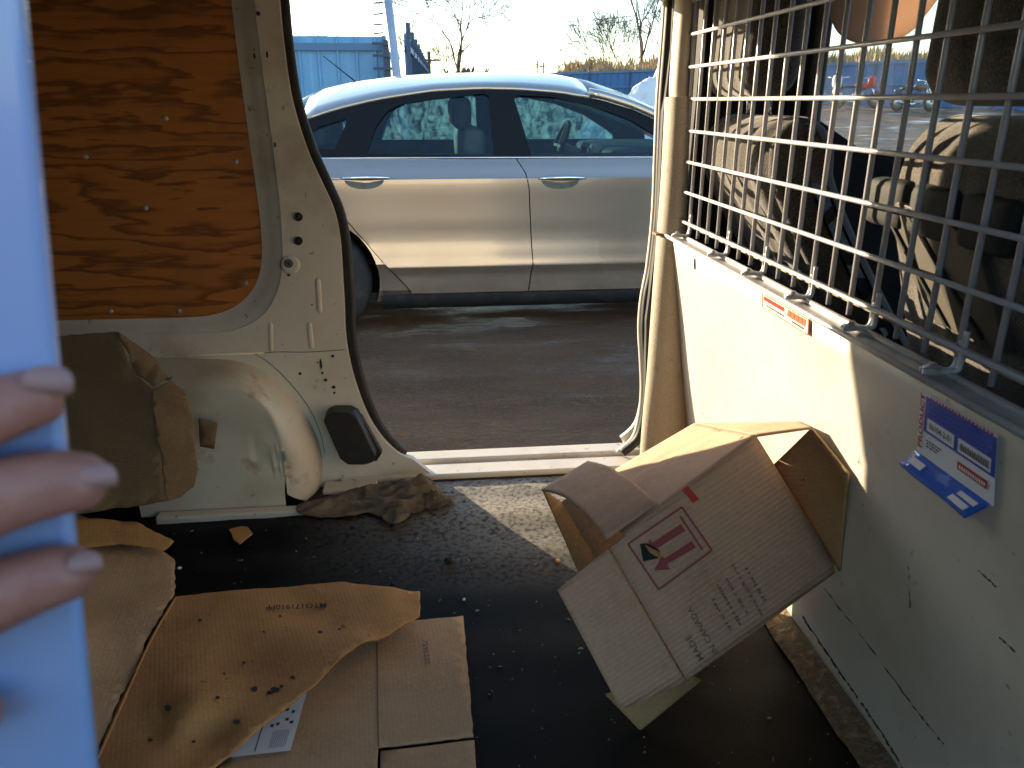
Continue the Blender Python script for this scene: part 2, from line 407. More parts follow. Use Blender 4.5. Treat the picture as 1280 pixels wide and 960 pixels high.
MT['car_sill'] = mat('car_rocker_plastic', (.012, .014, .017), [((.03, .028, .026), 9, .5, .8)], rough=.7, spec=.2)
MT['chrome'] = mat('chrome', (.72, .72, .73), rough=.12, metal=1)
MT['cabin'] = mat('car_cabin_dark', (.018, .022, .026), rough=.8)
MT['cabin_grey'] = mat('car_cabin_grey', (.10, .12, .12), [((.05, .06, .06), 14, .5, .8)], rough=.7)
MT['car_seat'] = mat('car_seat_beige', (.30, .28, .23), rough=.8)
MT['rubber'] = mat('tyre_rubber', (.016, .016, .017), [((.05, .045, .04), 14, .5, .8)], rough=.8)
MT['rim'] = mat('alloy_rim', (.62, .62, .63), rough=.3, metal=.8)
def glass(name, tint, frost, frost_c, scale=9):
    m, nt, b = new_mat(name); nt.nodes.remove(b); out = nt.nodes['Material Output']
    tr = N(nt, 'ShaderNodeBsdfTransparent'); tr.inputs[0].default_value = col4(tint)
    gl = N(nt, 'ShaderNodeBsdfGlossy'); gl.inputs['Roughness'].default_value = .03
    fr = N(nt, 'ShaderNodeFresnel'); fr.inputs[0].default_value = 1.45
    m1 = N(nt, 'ShaderNodeMixShader'); nt.links.new(fr.outputs[0], m1.inputs[0]); nt.links.new(tr.outputs[0], m1.inputs[1]); nt.links.new(gl.outputs[0], m1.inputs[2])
    tl = N(nt, 'ShaderNodeBsdfTranslucent'); tl.inputs[0].default_value = col4(frost_c)
    tc = N(nt, 'ShaderNodeTexCoord'); mp = N(nt, 'ShaderNodeMapping'); mp.inputs['Scale'].default_value = (1, 1, .45); nt.links.new(tc.outputs['Object'], mp.inputs[0])
    f = noise_mask(nt, mp.outputs[0], scale, .42, .68, 7, .7, .8)
    mu = N(nt, 'ShaderNodeMath', operation='MULTIPLY'); nt.links.new(f, mu.inputs[0]); mu.inputs[1].default_value = frost
    m2 = N(nt, 'ShaderNodeMixShader'); nt.links.new(mu.outputs[0], m2.inputs[0]); nt.links.new(m1.outputs[0], m2.inputs[1]); nt.links.new(tl.outputs[0], m2.inputs[2])
    nt.links.new(m2.outputs[0], out.inputs[0]); return m
MT['glass'] = glass('car_glass', (.74, .84, .86), .05, (.4, .55, .58), 16)
MT['glass_frost'] = glass('frosty_car_glass', (.42, .60, .64), .38, (.22, .36, .38), 17)
MT['glass_van'] = glass('van_glass', (.88, .93, .93), .02, (.6, .6, .6))
# yard
MT['blue_sheet'] = mat('light_blue_steel_sheet', (.19, .40, .60), [((.15, .34, .55), 1.2, .45, .75), ((.24, .44, .62), 9, .6, .8)], rough=.5)
MT['blue_fence'] = mat('blue_steel_sheet', (.06, .17, .36), [((.04, .13, .30), .8, .45, .75), ((.16, .26, .40), 5, .62, .8)], rough=.5)
MT['blue_rail'] = mat('blue_steel_rail', (.10, .20, .34), rough=.5); MT['dark_post'] = mat('dark_steel_post', (.05, .075, .12), rough=.6)
MT['pole'] = mat('pale_steel_pole', (.36, .42, .55), [((.25, .3, .42), 3, .5, .8)], rough=.5)
MT['wood_pole'] = mat('weathered_wood', (.10, .08, .065), rough=.9)
MT['bark'] = mat('bare_bark', (.06, .05, .045), rough=.95); MT['twig'] = mat('bare_twigs', (.075, .062, .052), rough=.95)
MT['reed'] = mat('dry_reeds', (.48, .34, .18), [((.34, .23, .12), .6, .4, .7), ((.56, .42, .25), 1.7, .55, .75)], rough=.95)
MT['brush'] = mat('brown_brush', (.13, .105, .085), rough=.95)
MT['snow'] = mat('dirty_snow', (.78, .78, .79), [((.5, .47, .44), 3, .6, .85)], rough=.7, bump=(14, .5, .05))
m, nt, b = new_mat('wet_mud_ground'); MT['ground'] = m
tc = N(nt, 'ShaderNodeTexCoord'); vec = tc.outputs['Object']
mp = N(nt, 'ShaderNodeMapping'); mp.inputs['Scale'].default_value = (.55, 1.6, 1); nt.links.new(vec, mp.inputs[0]); v2 = mp.outputs[0]
c = mix(nt, noise_mask(nt, v2, 1.4, .4, .7), (.13, .07, .036), (.22, .125, .066))
c = mix(nt, noise_mask(nt, vec, 40, .48, .7, 6), c, (.15, .12, .095))
c = mix(nt, noise_mask(nt, vec, 130, .60, .68, 2), c, (.30, .27, .24))
sp = N(nt, 'ShaderNodeSeparateXYZ'); nt.links.new(vec, sp.inputs[0])
far = N(nt, 'ShaderNodeMapRange'); far.inputs[1].default_value = 8; far.inputs[2].default_value = 14; nt.links.new(sp.outputs[1], far.inputs[0])
sn = N(nt, 'ShaderNodeMath', operation='MULTIPLY'); nt.links.new(far.outputs[0], sn.inputs[0]); nt.links.new(noise_mask(nt, v2, .9, .585, .63, 7), sn.inputs[1])
c = mix(nt, sn.outputs[0], c, (.62, .64, .68))
nt.links.new(c, b.inputs['Base Color'])
rr = N(nt, 'ShaderNodeMapRange'); b.inputs['Specular IOR Level'].default_value = .2; rr.inputs[3].default_value = .14; rr.inputs[4].default_value = .8; nt.links.new(noise_mask(nt, v2, 2.2, .38, .58, 5), rr.inputs[0]); nt.links.new(rr.outputs[0], b.inputs['Roughness'])
n1 = N(nt, 'ShaderNodeTexNoise'); n1.inputs['Scale'].default_value = 26; n1.inputs['Detail'].default_value = 9; n1.inputs['Roughness'].default_value = .7; nt.links.new(v2, n1.inputs['Vector'])
bp = N(nt, 'ShaderNodeBump'); bp.inputs['Strength'].default_value = 1; bp.inputs['Distance'].default_value = .045
nt.links.new(n1.outputs[0], bp.inputs['Height']); nt.links.new(bp.outputs[0], b.inputs['Normal'])
m, nt, b = new_mat('skin'); MT['skin'] = m
tc = N(nt, 'ShaderNodeTexCoord')
c = mix(nt, noise_mask(nt, tc.outputs['Object'], 60, .4, .7), (.40, .17, .125), (.33, .13, .095))
n1 = N(nt, 'ShaderNodeTexNoise'); n1.inputs['Scale'].default_value = 160; n1.inputs['Detail'].default_value = 6; nt.links.new(tc.outputs['Object'], n1.inputs['Vector'])
bp = N(nt, 'ShaderNodeBump'); bp.inputs['Strength'].default_value = .5; bp.inputs['Distance'].default_value = .002; nt.links.new(n1.outputs[0], bp.inputs['Height']); nt.links.new(bp.outputs[0], b.inputs['Normal'])
nt.links.new(c, b.inputs['Base Color']); b.inputs['Roughness'].default_value = .45; b.inputs['Subsurface Weight'].default_value = .15; b.inputs['Subsurface Radius'].default_value = (.01, .004, .002); b.inputs['Subsurface Scale'].default_value = .3
MT['nail'] = mat('nail', (.36, .19, .17), rough=.5)
MT['door_sky_tint'] = mat('glossy_white_sky_tint', (.27, .40, .70), [((.36, .38, .66), 4, .5, .8)], rough=.22, coat=.5)  # white door with the blue of the sky put into its paint colour
MT['rag'] = mat('dirty_rag_cloth', (.16, .125, .085), [((.05, .04, .028), 14, .45, .7), ((.26, .21, .15), 40, .6, .8)], rough=.95, bump=(260, .5, .002))

# ================================================================== SETTING
def ground_z(x, y):
    z = -.5 + 1.5 * sstep(9, 46, y)
    if 1 < y < 10 and abs(x) < 7:
        z += .012 * noise.noise(Vector((x * 1.1, y * 2.0, 0))) + .006 * noise.noise(Vector((x * 5, y * 7, 3)))
    return z
def axis_pts(c, near, step, far, k=1.25):
    a = [0]; s = step
    while a[-1] < far:
        if a[-1] > near: s *= k
        a.append(a[-1] + s)
    return [c - q for q in a[:0:-1]] + [c + q for q in a]
gx = axis_pts(.5, 4.5, .09, 500); gy = axis_pts(4.5, 3.5, .08, 500)
v = [(x, y, ground_z(x, y)) for y in gy for x in gx]; nx = len(gx)
f = [(j * nx + i, j * nx + i + 1, (j + 1) * nx + i + 1, (j + 1) * nx + i) for j in range(len(gy) - 1) for i in range(nx - 1)]
tag(obj('ground', pydata(v, f), MT['ground'], smooth=True), 'dark wet muddy yard ground', kind='structure')

# ---- fences of blue steel sheets
def fence(name, label, p0, p1, width, zt, mats, ribs, rails, parent_post=True, group=None, lip=0):
    """sheets side by side between two plan points; zt(t) top height; ground from the terrain"""
    p0, p1 = Vector(p0), Vector(p1); L = (p1 - p0).length; d = (p1 - p0) / L; nrm = Vector((d.y, -d.x))
    n = max(1, int(L / width)); w = L / n
    t = thing(name, label, 'fence', (p0.x, p0.y, ground_z(p0.x, p0.y)), group)
    for i in range(n):
        a = p0 + d * (i * w - .006); b_ = p0 + d * ((i + 1) * w + .006); tm = (i + .5) / n
        zb = ground_z(*((a + b_) / 2)) - .02; z1 = zt(tm) + random.uniform(-.006, .006)
        # corrugated sheet with its own raised ribs
        prof = []
        k = ribs
        for j in range(k):
            s0 = j / k
            for ds, off in ((0, 0), (.42 / k, 0), (.47 / k, .04), (.55 / k, .04), (.60 / k, 0)): prof.append((s0 + ds, off))
        prof.append((1, 0))
        jig = .004 * (-1) ** i + random.uniform(-.002, .002)
        vv = []; ff = []
        for s_, off in prof:
            q = a.lerp(b_, s_) + nrm * (off + jig)
            vv += [(q.x, q.y, zb), (q.x, q.y, z1)]
        for j in range(len(prof) - 1): ff.append((2 * j, 2 * j + 2, 2 * j + 3, 2 * j + 1))
        obj('steel_sheet', pydata(vv, ff), mats[0], t)
    for fz, h, off in rails:
        a, b_ = p0 + nrm * off, p1 + nrm * off
        za, zb = lerp(ground_z(p0.x, p0.y), zt(0), fz), lerp(ground_z(p1.x, p1.y), zt(1), fz)
        mb = MB(); q = nrm * .03
        vs_ = [(a.x - q.x, a.y - q.y, za - h), (b_.x - q.x, b_.y - q.y, zb - h), (b_.x + q.x, b_.y + q.y, zb - h), (a.x + q.x, a.y + q.y, za - h)]
        vs_ += [(x, y, z + 2 * h) for x, y, z in vs_]
        mb.add(vs_, [(0, 3, 2, 1), (4, 5, 6, 7), (0, 1, 5, 4), (1, 2, 6, 5), (2, 3, 7, 6), (3, 0, 4, 7)]).build('rail', mats[1], t)
    m_ = int(L / 2.45) + 1
    for i in range(m_ + 1):
        q = p0 + d * min(L, i * 2.45) + nrm * .075
        MB().box((q.x - .035, q.y - .035, ground_z(q.x, q.y) - .05), (q.x + .035, q.y + .035, zt(min(1, i * 2.45 / L)) + lip)).build('post', mats[2], t)
    return t
cA = at(481, 60, Y=14)
fence('steel_fence', 'pale blue corrugated steel sheet fence standing behind the silver sedan\'s rear roof', (-9.5, 14.6), (cA.x, 14), .30, lambda t: at(450, 45, Y=14).z, (MT['blue_sheet'], MT['blue_rail'], MT['blue_rail']), 1, ((.93, .055, .04), (.40, .04, .04)))
fence('steel_fence', 'dark edge-on blue fence run receding beside the leaning pole', (cA.x + .3, 14.6), (cA.x + .9, 46), .62, lambda t: lerp(2.0, 2.5, t), (MT['blue_fence'], MT['blue_rail'], MT['dark_post']), 1, ((.9, .05, .06),), lip=.15)
f0 = at(560, 127, Y=52); f1 = at(1400, 127, Y=31)
fence('steel_fence', 'long deep blue steel fence below the bank of dry reeds', (f0.x, 52), (f1.x, 31), 1.22, lambda t: lerp(2.35, 2.75, t), (MT['blue_fence'], MT['blue_rail'], MT['dark_post']), 3, ((.96, .05, .05), (.5, .04, .05)))
# leaning pole with bracket arms
pb = at(498, 110, Y=12.8); pt = at(477, -60, Y=12.8)
t = thing('leaning_pole', 'pale leaning steel pole at the end of the light blue fence', 'pole', (pb.x, pb.y, -.5))
base = Vector((pb.x + (pb.x - pt.x) * 1.15, 12.8, -.5))
MB().tube([base, pb, pt], .065, 10).build('pole', MT['pole'], t, True)
for py in (3, 17, 30, 41):
    a = at(479, py, Y=12.8); b_ = at(467, py + 1, Y=12.8)
    MB().tube([a, b_], .012, 5).build('bracket', MT['dark_post'], t)
MB().box((base.x - .12, 12.68, -.52), (base.x + .12, 12.92, -.46)).build('base_plate', MT['pole'], t)
dp = at(484, 75, Y=13.7)
t = thing('fence_gate_post', 'dark steel post with short cross bars at the corner of the fence', 'post', (dp.x, 13.7, -.5))
MB().box((dp.x - .05, 13.65, -.5), (dp.x + .05, 13.75, at(484, 50, Y=13.7).z)).build('post', MT['dark_post'], t)
for py in (55, 70, 86, 100):
    z = at(484, py, Y=13.7).z; MB().box((dp.x - .22, 13.61, z - .02), (dp.x + .1, 13.645, z + .02)).build('cross_bar', MT['dark_post'], t)

# ---- bare trees
def tree(name, label, base, height, spread, seed, lean=0, group=None, depth=6, r0=None, stems=1, fork=.32):
    rnd = random.Random(seed); base = Vector(base); tb = MB(); cb = MB()
    r0 = r0 or height * .011
    def grow(p, d, L, r, lev):
        pts = [p]; rr = [r]; k = 3; q = p
        for i in range(k):
            d = (d + Vector((rnd.uniform(-1, 1), rnd.uniform(-1, 1), rnd.uniform(-.35, .5))) * (.13 if lev < 2 else .2)).normalized()
            q = q + d * (L / k); pts.append(q); rr.append(r * (1 - .38 * (i + 1) / k))
        (tb if lev == 0 else cb).tube(pts, rr, 6 if lev < 2 else (4 if lev < 4 else 3))
        if lev >= depth: return
        nb = 3 if lev < 4 else rnd.choice((2, 3))
        for j in range(nb):
            s = rnd.uniform(.5, 1) if j else 1
            i = min(k - 1, int(s * k)); pp = pts[i].lerp(pts[i + 1], s * k - i) if s < 1 else pts[-1]
            ax = Vector((rnd.uniform(-1, 1), rnd.uniform(-1, 1), 0)).normalized()
            ang = rnd.uniform(.25, .75) * spread
            nd = (Matrix.Rotation(ang, 3, ax) @ d).normalized()
            nd = (nd + Vector((0, 0, .12))).normalized()
            grow(pp, nd, L * rnd.uniform(.6, .84), max(.0135, r * rnd.uniform(.5, .68)), lev + 1)
    t = thing(name, label, 'tree', base, group)
    for s in range(stems):
        d = Vector((lean + (rnd.uniform(-.3, .3) if stems > 1 else 0), rnd.uniform(-.1, .1), 1)).normalized()
        grow(base + Vector((rnd.uniform(-.3, .3) if stems > 1 else 0, 0, -.1)), d, height * fork, r0, 0)
    tb.build('trunk', MT['bark'], t); cb.build('crown', MT['twig'], t)
    return t
def yard(px, Y): p = at(px, 127, Y=Y); return (p.x, Y, ground_z(p.x, Y))
tree('bare_tree', 'wide bare tree with fanned branches beyond the yard, behind the sedan\'s roof', yard(572, 60), 12, 1.2, 3, .02, depth=7, fork=.27)
tree('bare_tree', 'tall forked bare tree rising from the dry reeds', yard(800, 62), 12.5, .8, 11, 0, depth=6, fork=.33)
tree('bare_tree', 'low bushy many-stemmed bare tree left of the forked tree in the reeds', yard(772, 60), 7, .95, 5, -.1, depth=5, stems=5, r0=.045)
tree('bare_tree', 'slim bare sapling next to the leaning pole', yard(521, 48), 4.6, .7, 8, 0, depth=4, r0=.035)
tree('bare_tree', 'bare tree half hidden by the van\'s front door pillar', yard(829, 66), 9.5, .9, 21, .05, depth=5)
tree('bare_tree', 'thin twiggy shrub tree between the sapling and the wide bare tree', yard(540, 66), 5.5, 1.0, 31, 0, depth=5, stems=3, r0=.03)
# ---- utility poles and power lines
for px, Y, top, lab in ((538, 55, 64, 'short bare wooden pole beside the wide bare tree'), (671, 120, 76, 'far thin utility pole on the skyline above the sedan roof'), (679, 130, 78, 'farthest hairline utility pole on the skyline above the sedan roof')):
    b_ = Vector(yard(px, Y)); tz = at(px, top, Y=Y).z
    t = thing('utility_pole', lab, 'pole', b_); MB().tube([b_, (b_.x, Y, tz)], .11, 8).build('pole', MT['wood_pole'], t, True)
    MB().box((b_.x - .7, Y - .2, tz - .6), (b_.x + .7, Y - .12, tz - .48)).build('crossarm', MT['wood_pole'], t)
for (a, b_, lab) in (((560, 85), (900, 42), 'lower sagging power line across the pale sky'), ((600, 22), (900, -2), 'upper power line across the pale sky'), ((600, 27), (900, 4), 'power line just under the topmost one in the sky')):
    A = at(*a, Y=90); B = at(*b_, Y=70); pts = [A.lerp(B, i / 12) - Vector((0, 0, 1.0 * 4 * (i / 12) * (1 - i / 12))) for i in range(13)]
    tag(MB().tube(pts, .03, 5).build('power_line', MT['dark_post']), lab, 'power line')
# ---- reeds, brush
def blades(name, mtl, pts, label, cat, w, lean=.25):
    vv = []; ff = []
    for (x, y, z, h) in pts:
        a = random.uniform(0, math.pi); dx, dy = math.cos(a) * w, math.sin(a) * w
        lx, ly = random.uniform(-lean, lean) * h, random.uniform(-lean, lean) * h; k = len(vv)
        vv += [(x - dx, y - dy, z), (x + dx, y + dy, z), (x + lx * .4 + dx, y + ly * .4 + dy, z + h * .6), (x + lx * .4 - dx, y + ly * .4 - dy, z + h * .6), (x + lx + dx * 1.6, y + ly + dy * 1.6, z + h * .85), (x + lx - dx * 1.6, y + ly - dy * 1.6, z + h * .85), (x + lx * 1.15, y + ly * 1.15, z + h)]
        ff += [(k, k + 1, k + 2, k + 3), (k + 3, k + 2, k + 4, k + 5), (k + 5, k + 4, k + 6)]
    return tag(obj(name, pydata(vv, ff), mtl), label, cat, kind='stuff')
pts = []
for i in range(15000):
    px = random.uniform(640, 1330); t_ = random.random(); Y = lerp(56, 34.5, (px - 560) / 840) + t_ * 7 + random.uniform(0, 1.5)
    p = at(px, 127, Y=Y); cl = .65 + .45 * noise.noise(Vector((p.x * .35, p.y * .35, 0)))
    edge = sstep(660, 720, px)
    pts.append((p.x, Y, ground_z(p.x, Y) + t_ * .5, (1.9 + random.uniform(0, .9)) * cl * edge + .3))
blades('reed_bed', MT['reed'], pts, 'bank of dry tan reeds behind the long blue fence', 'reeds', .035)
pts = []
for i in range(9000):
    px = random.uniform(480, 1400); Y = random.uniform(75, 120); p = at(px, 127, Y=Y)
    pts.append((p.x, Y, ground_z(p.x, Y), random.uniform(1.0, 3.2) * (.7 + .6 * noise.noise(Vector((p.x * .12, 0, 0))))))
blades('distant_brush', MT['brush'], pts, 'grey brown leafless brush along the horizon', 'brush', .09, .35)
# ---- snow pile
sc_ = at(840, 118, Y=13); bm = bmesh.new(); bmesh.ops.create_grid(bm, x_segments=60, y_segments=40, size=1)
for v_ in bm.verts:
    r = math.hypot(v_.co.x, v_.co.y); h = max(0, 1 - r) ** .6 if r < 1 else 0
    x, y = v_.co.x * 2.0, v_.co.y * 1.4
    z = h * 1.95 * (1 + .3 * noise.noise(Vector((x * 1.5, y * 1.5, 1)))) + .22 * h * noise.noise(Vector((x * 4, y * 4, 5))) + .1 * h * noise.noise(Vector((x * 9, y * 9, 5)))
    v_.co = (x + sc_.x, y + 13, -.56 + z)
tag(obj('snow_pile', bm_mesh(bm), MT['snow'], smooth=True), 'lumpy white snow heap beyond the sedan\'s windscreen', 'snow pile')

# ---- motorcycles
def motorcycle(label, px, Y, heading, tank, scale=1.0, fairing=None):
    p = Vector(yard(px, Y)); t = thing('motorcycle', label, 'motorcycle', p, 'motorcycles parked by the long blue fence')
    M_ = Matrix.Translation(p) @ Matrix.Rotation(heading, 4, 'Z') @ Matrix.Scale(scale, 4)
    def put(name, mb, m, smooth=True, parent=None):
        me = mb.mesh(); me.transform(M_); return obj(name, me, m, parent or t, smooth)
    for x in (-.7, .72):
        w = put('wheel', MB().tube([(x + .27 * math.cos(a), 0, .32 + .27 * math.sin(a)) for a in [k * math.pi / 10 for k in range(20)]], .055, 6, closed=True), MT['rubber'])
        put('rim', MB().lathe([(.05, -.04), (.22, -.03), (.22, .03), (.05, .04)], (x, 0, .32), 'Y', 14), MT['rim'], True, w)
    put('frame', MB().tube([(-.7, .06, .32), (-.25, .08, .5), (.3, .06, .75), (.42, .04, .95)], .035, 6).tube([(-.25, -.08, .35), (.25, -.08, .35), (.42, -.04, .9)], .03, 6), MT['dark_post'])
    put('fork', MB().tube([(.42, .07, 1.0), (.72, .07, .32)], .028, 6).tube([(.42, -.07, 1.0), (.72, -.07, .32)], .028, 6), MT['chrome'])
    bxm = rounded_box((.42, .34, .36), .07, 3, center=(.05, 0, .42)); bxm.transform(M_); obj('engine', bxm, MT['steel'], t, True)
    bxm = rounded_box((.52, .26, .22), .1, 4, center=(.16, 0, .84)); bxm.transform(M_); obj('fuel_tank', bxm, tank, t, True)
    bxm = rounded_box((.62, .24, .1), .045, 4, center=(-.36, 0, .80)); bxm.transform(M_); obj('saddle', bxm, MT['black_plastic'], t, True)
    bxm = rounded_box((.3, .14, .1), .045, 3, center=(-.78, 0, .72)); bxm.transform(M_); obj('rear_mudguard', bxm, tank, t, True)
    put('handlebar', MB().tube([(.3, .36, 1.1), (.4, .2, 1.08), (.42, 0, 1.03), (.4, -.2, 1.08), (.3, -.36, 1.1)], .02, 6), MT['chrome'])
    put('headlight', MB().lathe([(.02, .62), (.09, .6), (.1, .52), (.05, .44)], (0, 0, .92), 'X', 12), MT['chrome'])
    put('exhaust', MB().tube([(.1, -.16, .3), (-.3, -.18, .26), (-.85, -.18, .34)], .045, 6), MT['chrome'])
    if fairing:
        bxm = rounded_box((.30, .32, .46), .13, 4, center=(.48, 0, .95)); bxm.transform(M_); obj('fairing', bxm, fairing, t, True)
red = flat_mat('red_motorcycle_paint', (.5, .03, .03), .3); whi = flat_mat('white_motorcycle_paint', (.72, .74, .76), .3); brn = flat_mat('bronze_motorcycle_paint', (.12, .07, .05), .35); blu = flat_mat('navy_motorcycle_paint', (.03, .05, .14), .35)
motorcycle('white touring motorcycle with tall white fairing parked by the blue fence', 1046, 33, -2.2, blu, 1.15, whi)
motorcycle('red motorcycle parked by the blue fence', 1070, 33.5, -.75, red, 1.1, red)
motorcycle('dark bronze motorcycle parked side-on by the blue fence', 1143, 32, .15, brn, 1.1)

# ================================================================== SILVER SEDAN
YC = 5.79
car = thing('parked_car', 'silver four-door sedan parked broadside outside the open sliding door', 'car', (.6, YC, -.5))
SIDE = [(-.36, 5.00), (-.33, 4.955), (-.27, 4.93), (-.25, 4.915), (-.125, 4.905), (-.105, 4.893), (-.07, 4.872), (-.05, 4.875), (.10, 4.884), (.30, 4.876), (.43, 4.866), (.462, 4.864), (.472, 4.872), (.53, 4.905), (.575, 4.94)]
def yside(z): return interp(SIDE, z)
def endpull(x): return .26 * sstep(-1.45, -1.98, x) ** 1.6 + .34 * sstep(2.3, 3.12, x) ** 1.5
def ztop(x): return interp([(-1.98, .30), (-1.92, .52), (-1.75, .60), (-1.3, .63), (-.9, .60), (-.6, .585), (0, .575), (1.4, .562), (1.75, .55), (2.2, .50), (2.7, .42), (3.0, .27), (3.12, .05)], x)
def zbot(x): return interp([(-1.98, -.05), (-1.88, -.24), (-1.4, -.33), (2.6, -.33), (3.0, -.28), (3.12, -.12)], x)
# main shell
xs = [-1.98, -1.95, -1.88, -1.75, -1.6, -1.45, -1.3, -1.15, -1.02, -.9, -.68, -.46, -.3, 0, .3, .6, .9, 1.2, 1.5, 1.7, 1.85, 2.0, 2.17, 2.4, 2.55, 2.7, 2.85, 3.0, 3.08, 3.12]
rows = []
for x in xs:
    zt, zb = ztop(x), zbot(x); row = []
    for z, y in SIDE:
        zz = zb + (z + .36) / (.575 + .36) * (zt - zb)
        row.append((x, y + endpull(x), zz))
    cab = sstep(-1.0, -.85, x) * (1 - sstep(1.55, 1.75, x)); crown = (1 - cab) * .045
    for k, hw in enumerate((.80, .76, .5, 0)):
        z = zt + crown * (1 - (hw / .85) ** 2) - cab * (.0 if k == 0 else .16)
        row.append((x, YC - hw * (1 - endpull(x) * .7), z))
    full = row + [(x, 2 * YC - p[1], p[2]) for p in row[-2::-1]]
    full += [(x, YC + .5, zb - .01), (x, YC, zb - .01), (x, YC - .5, zb - .01)]
    rows.append(full)
n = len(rows[0]); v = [p for r in rows for p in r]; f = []
for i in range(len(rows) - 1):
    for k in range(n): f.append((i * n + k, i * n + (k + 1) % n, (i + 1) * n + (k + 1) % n, (i + 1) * n + k))
f.append(tuple(range(n))); f.append(tuple((len(rows) - 1) * n + k for k in range(n)))
bm = bmesh.new(); bv = [bm.verts.new(p) for p in v]
for q in f: bm.faces.new([bv[i] for i in q])
body = obj('body', bm_mesh(bm), MT['car'], car)
AX = (-.70, 2.17); WZ = -.5 + .335
for ax in AX:          # wheel arches cut out of the shell
    for ys in (4.75, 2 * YC - 4.75):
        c_ = MB().lathe([(.385, -.42), (.385, .42)], (ax, ys + (.2 if ys < YC else -.2) , WZ + .015), 'Y', 40)
        cu = obj('cutter', c_.mesh(), MT['car_black']); md = body.modifiers.new('arch', 'BOOLEAN'); md.object = cu; md.operation = 'DIFFERENCE'; md.solver = 'EXACT'
        md.material_mode = 'TRANSFER'
        bpy.context.view_layer.update()
        dg = bpy.context.evaluated_depsgraph_get(); me2 = bpy.data.meshes.new_from_object(body.evaluated_get(dg))
        body.modifiers.clear(); body.data = me2; bpy.data.objects.remove(cu, do_unlink=True)
autosmooth(body, 28)
# doors as panels standing proud of the shell with real gaps; near (passenger) side and mirrored far side
def cx(px, py): return at(px, py, Y=4.88)
B_SEAM = [(cx(x, y).z, cx(x, y).x) for x, y in ((645, 195), (648, 202), (657, 216), (661, 235), (664, 300), (666, 330), (661, 366))][::-1]
R_SEAM = [(cx(x, y).z, cx(x, y).x) for x, y in ((424, 192), (417, 203), (408, 222), (412, 250), (427, 268), (470, 318), (514, 366))][::-1]
F_SEAM = [(-.26, 1.62), (.1, 1.70), (.45, 1.70), (.575, 1.66)]
ZS = [-.245 + k * .02 for k in range(4)] + [-.155, -.128, -.12, -.105, -.09, -.072, -.06, -.05, 0, .05, .10, .17, .24, .30, .36, .40, .43, .45, .462, .467, .472, .49, .51, .53, .55, .565, .573]
def door(name, label, sl_, sr_, mirror, gap=.0035):
    vv = []; ff = []; m_ = 26
    def Y_(z, out): y = yside(z) - out; return 2 * YC - y if mirror else y
    for z in ZS:
        a, b_ = interp(sl_, z) + gap, interp(sr_, z) - gap
        vv += [(a, Y_(z, -.004), z)]
        for k in range(m_ + 1): vv.append((lerp(a, b_, k / m_), Y_(z, .006), z))
        vv += [(b_, Y_(z, -.004), z)]
    w = m_ + 3
    for j in range(len(ZS) - 1):
        for k in range(w - 1): ff.append((j * w + k, j * w + k + 1, (j + 1) * w + k + 1, (j + 1) * w + k))
    bm = bmesh.new(); bv = [bm.verts.new(p) for p in vv]
    for q in ff: bm.faces.new([bv[i] for i in q])
    me = bm_mesh(bm)
    o = obj(name, me, MT['car'], car); autosmooth(o, 24)
    return o
def seam(tab, mirror):
    pts = []
    for k in range(40):
        z = lerp(-.245, .573, k / 39); y = yside(z) + .001; pts.append((interp(tab, z), 2 * YC - y if mirror else y, z))
    MB().tube(pts, .0042, 5).build('door_gap', MT['car_black'], car, True)
def handle(parent, px, mirror):
    c_ = cx(px, 224); x0 = c_.x; z0 = c_.z + .008; sg = -1 if not mirror else 1
    def y_(z, out): y = yside(z) - .006; return (y - out) if not mirror else 2 * YC - (y - out)
    pts = [(x0 + .145 * s, y_(z0, .004 + .03 * (1 - s * s) ** .5), z0 + .004 * (1 - s * s)) for s in [-1 + k / 8 for k in range(17)]]
    MB().tube(pts, [.006 + .008 * (1 - (-1 + k / 8) ** 2) for k in range(17)], 8, ry=[.006 + .012 * (1 - (-1 + k / 8) ** 2) for k in range(17)]).build('handle', MT['chrome'], parent, True)
    # flat patch below the handle, darkened for the shade of a scoop
    vv = [(x0, y_(z0 - .03, .0025), z0 - .028)]; 
    for k in range(20):
        a = math.pi * (1 + k / 19); vv.append((x0 - .012 + .115 * math.cos(a), y_(z0 - .012 + .05 * math.sin(a) * .9, .003), z0 - .012 + .052 * math.sin(a)))
    ff = [(0, k, k + 1) for k in range(1, 20)]
    obj('handle_scoop_shade', pydata(vv, ff), MT['cabin_grey'], parent)
for mir in (False, True):
    rd = door('rear_door', '', R_SEAM, B_SEAM, mir); fd = door('front_door', '', B_SEAM, F_SEAM, mir)
    handle(rd, 458, mir); handle(fd, 702, mir)
    for tab in (R_SEAM, B_SEAM, F_SEAM): seam(tab, mir)
    # dark rocker
    pts = [(-.30, -.30), (1.85, -.30)]
    mb = MB(); prof = [(-.252, 4.904), (-.262, 4.898), (-.30, 4.902), (-.345, 4.93), (-.352, 4.98)]
    vv = []; ff = []
    for x in (-.31, 1.78):
        for z, y in prof: vv.append((x, y if not mir else 2 * YC - y, z))
    k = len(prof)
    for i in range(k - 1): ff.append((i, i + 1, k + i + 1, k + i))
    obj('rocker_panel', pydata(vv, ff), MT['car_sill'], car, True)
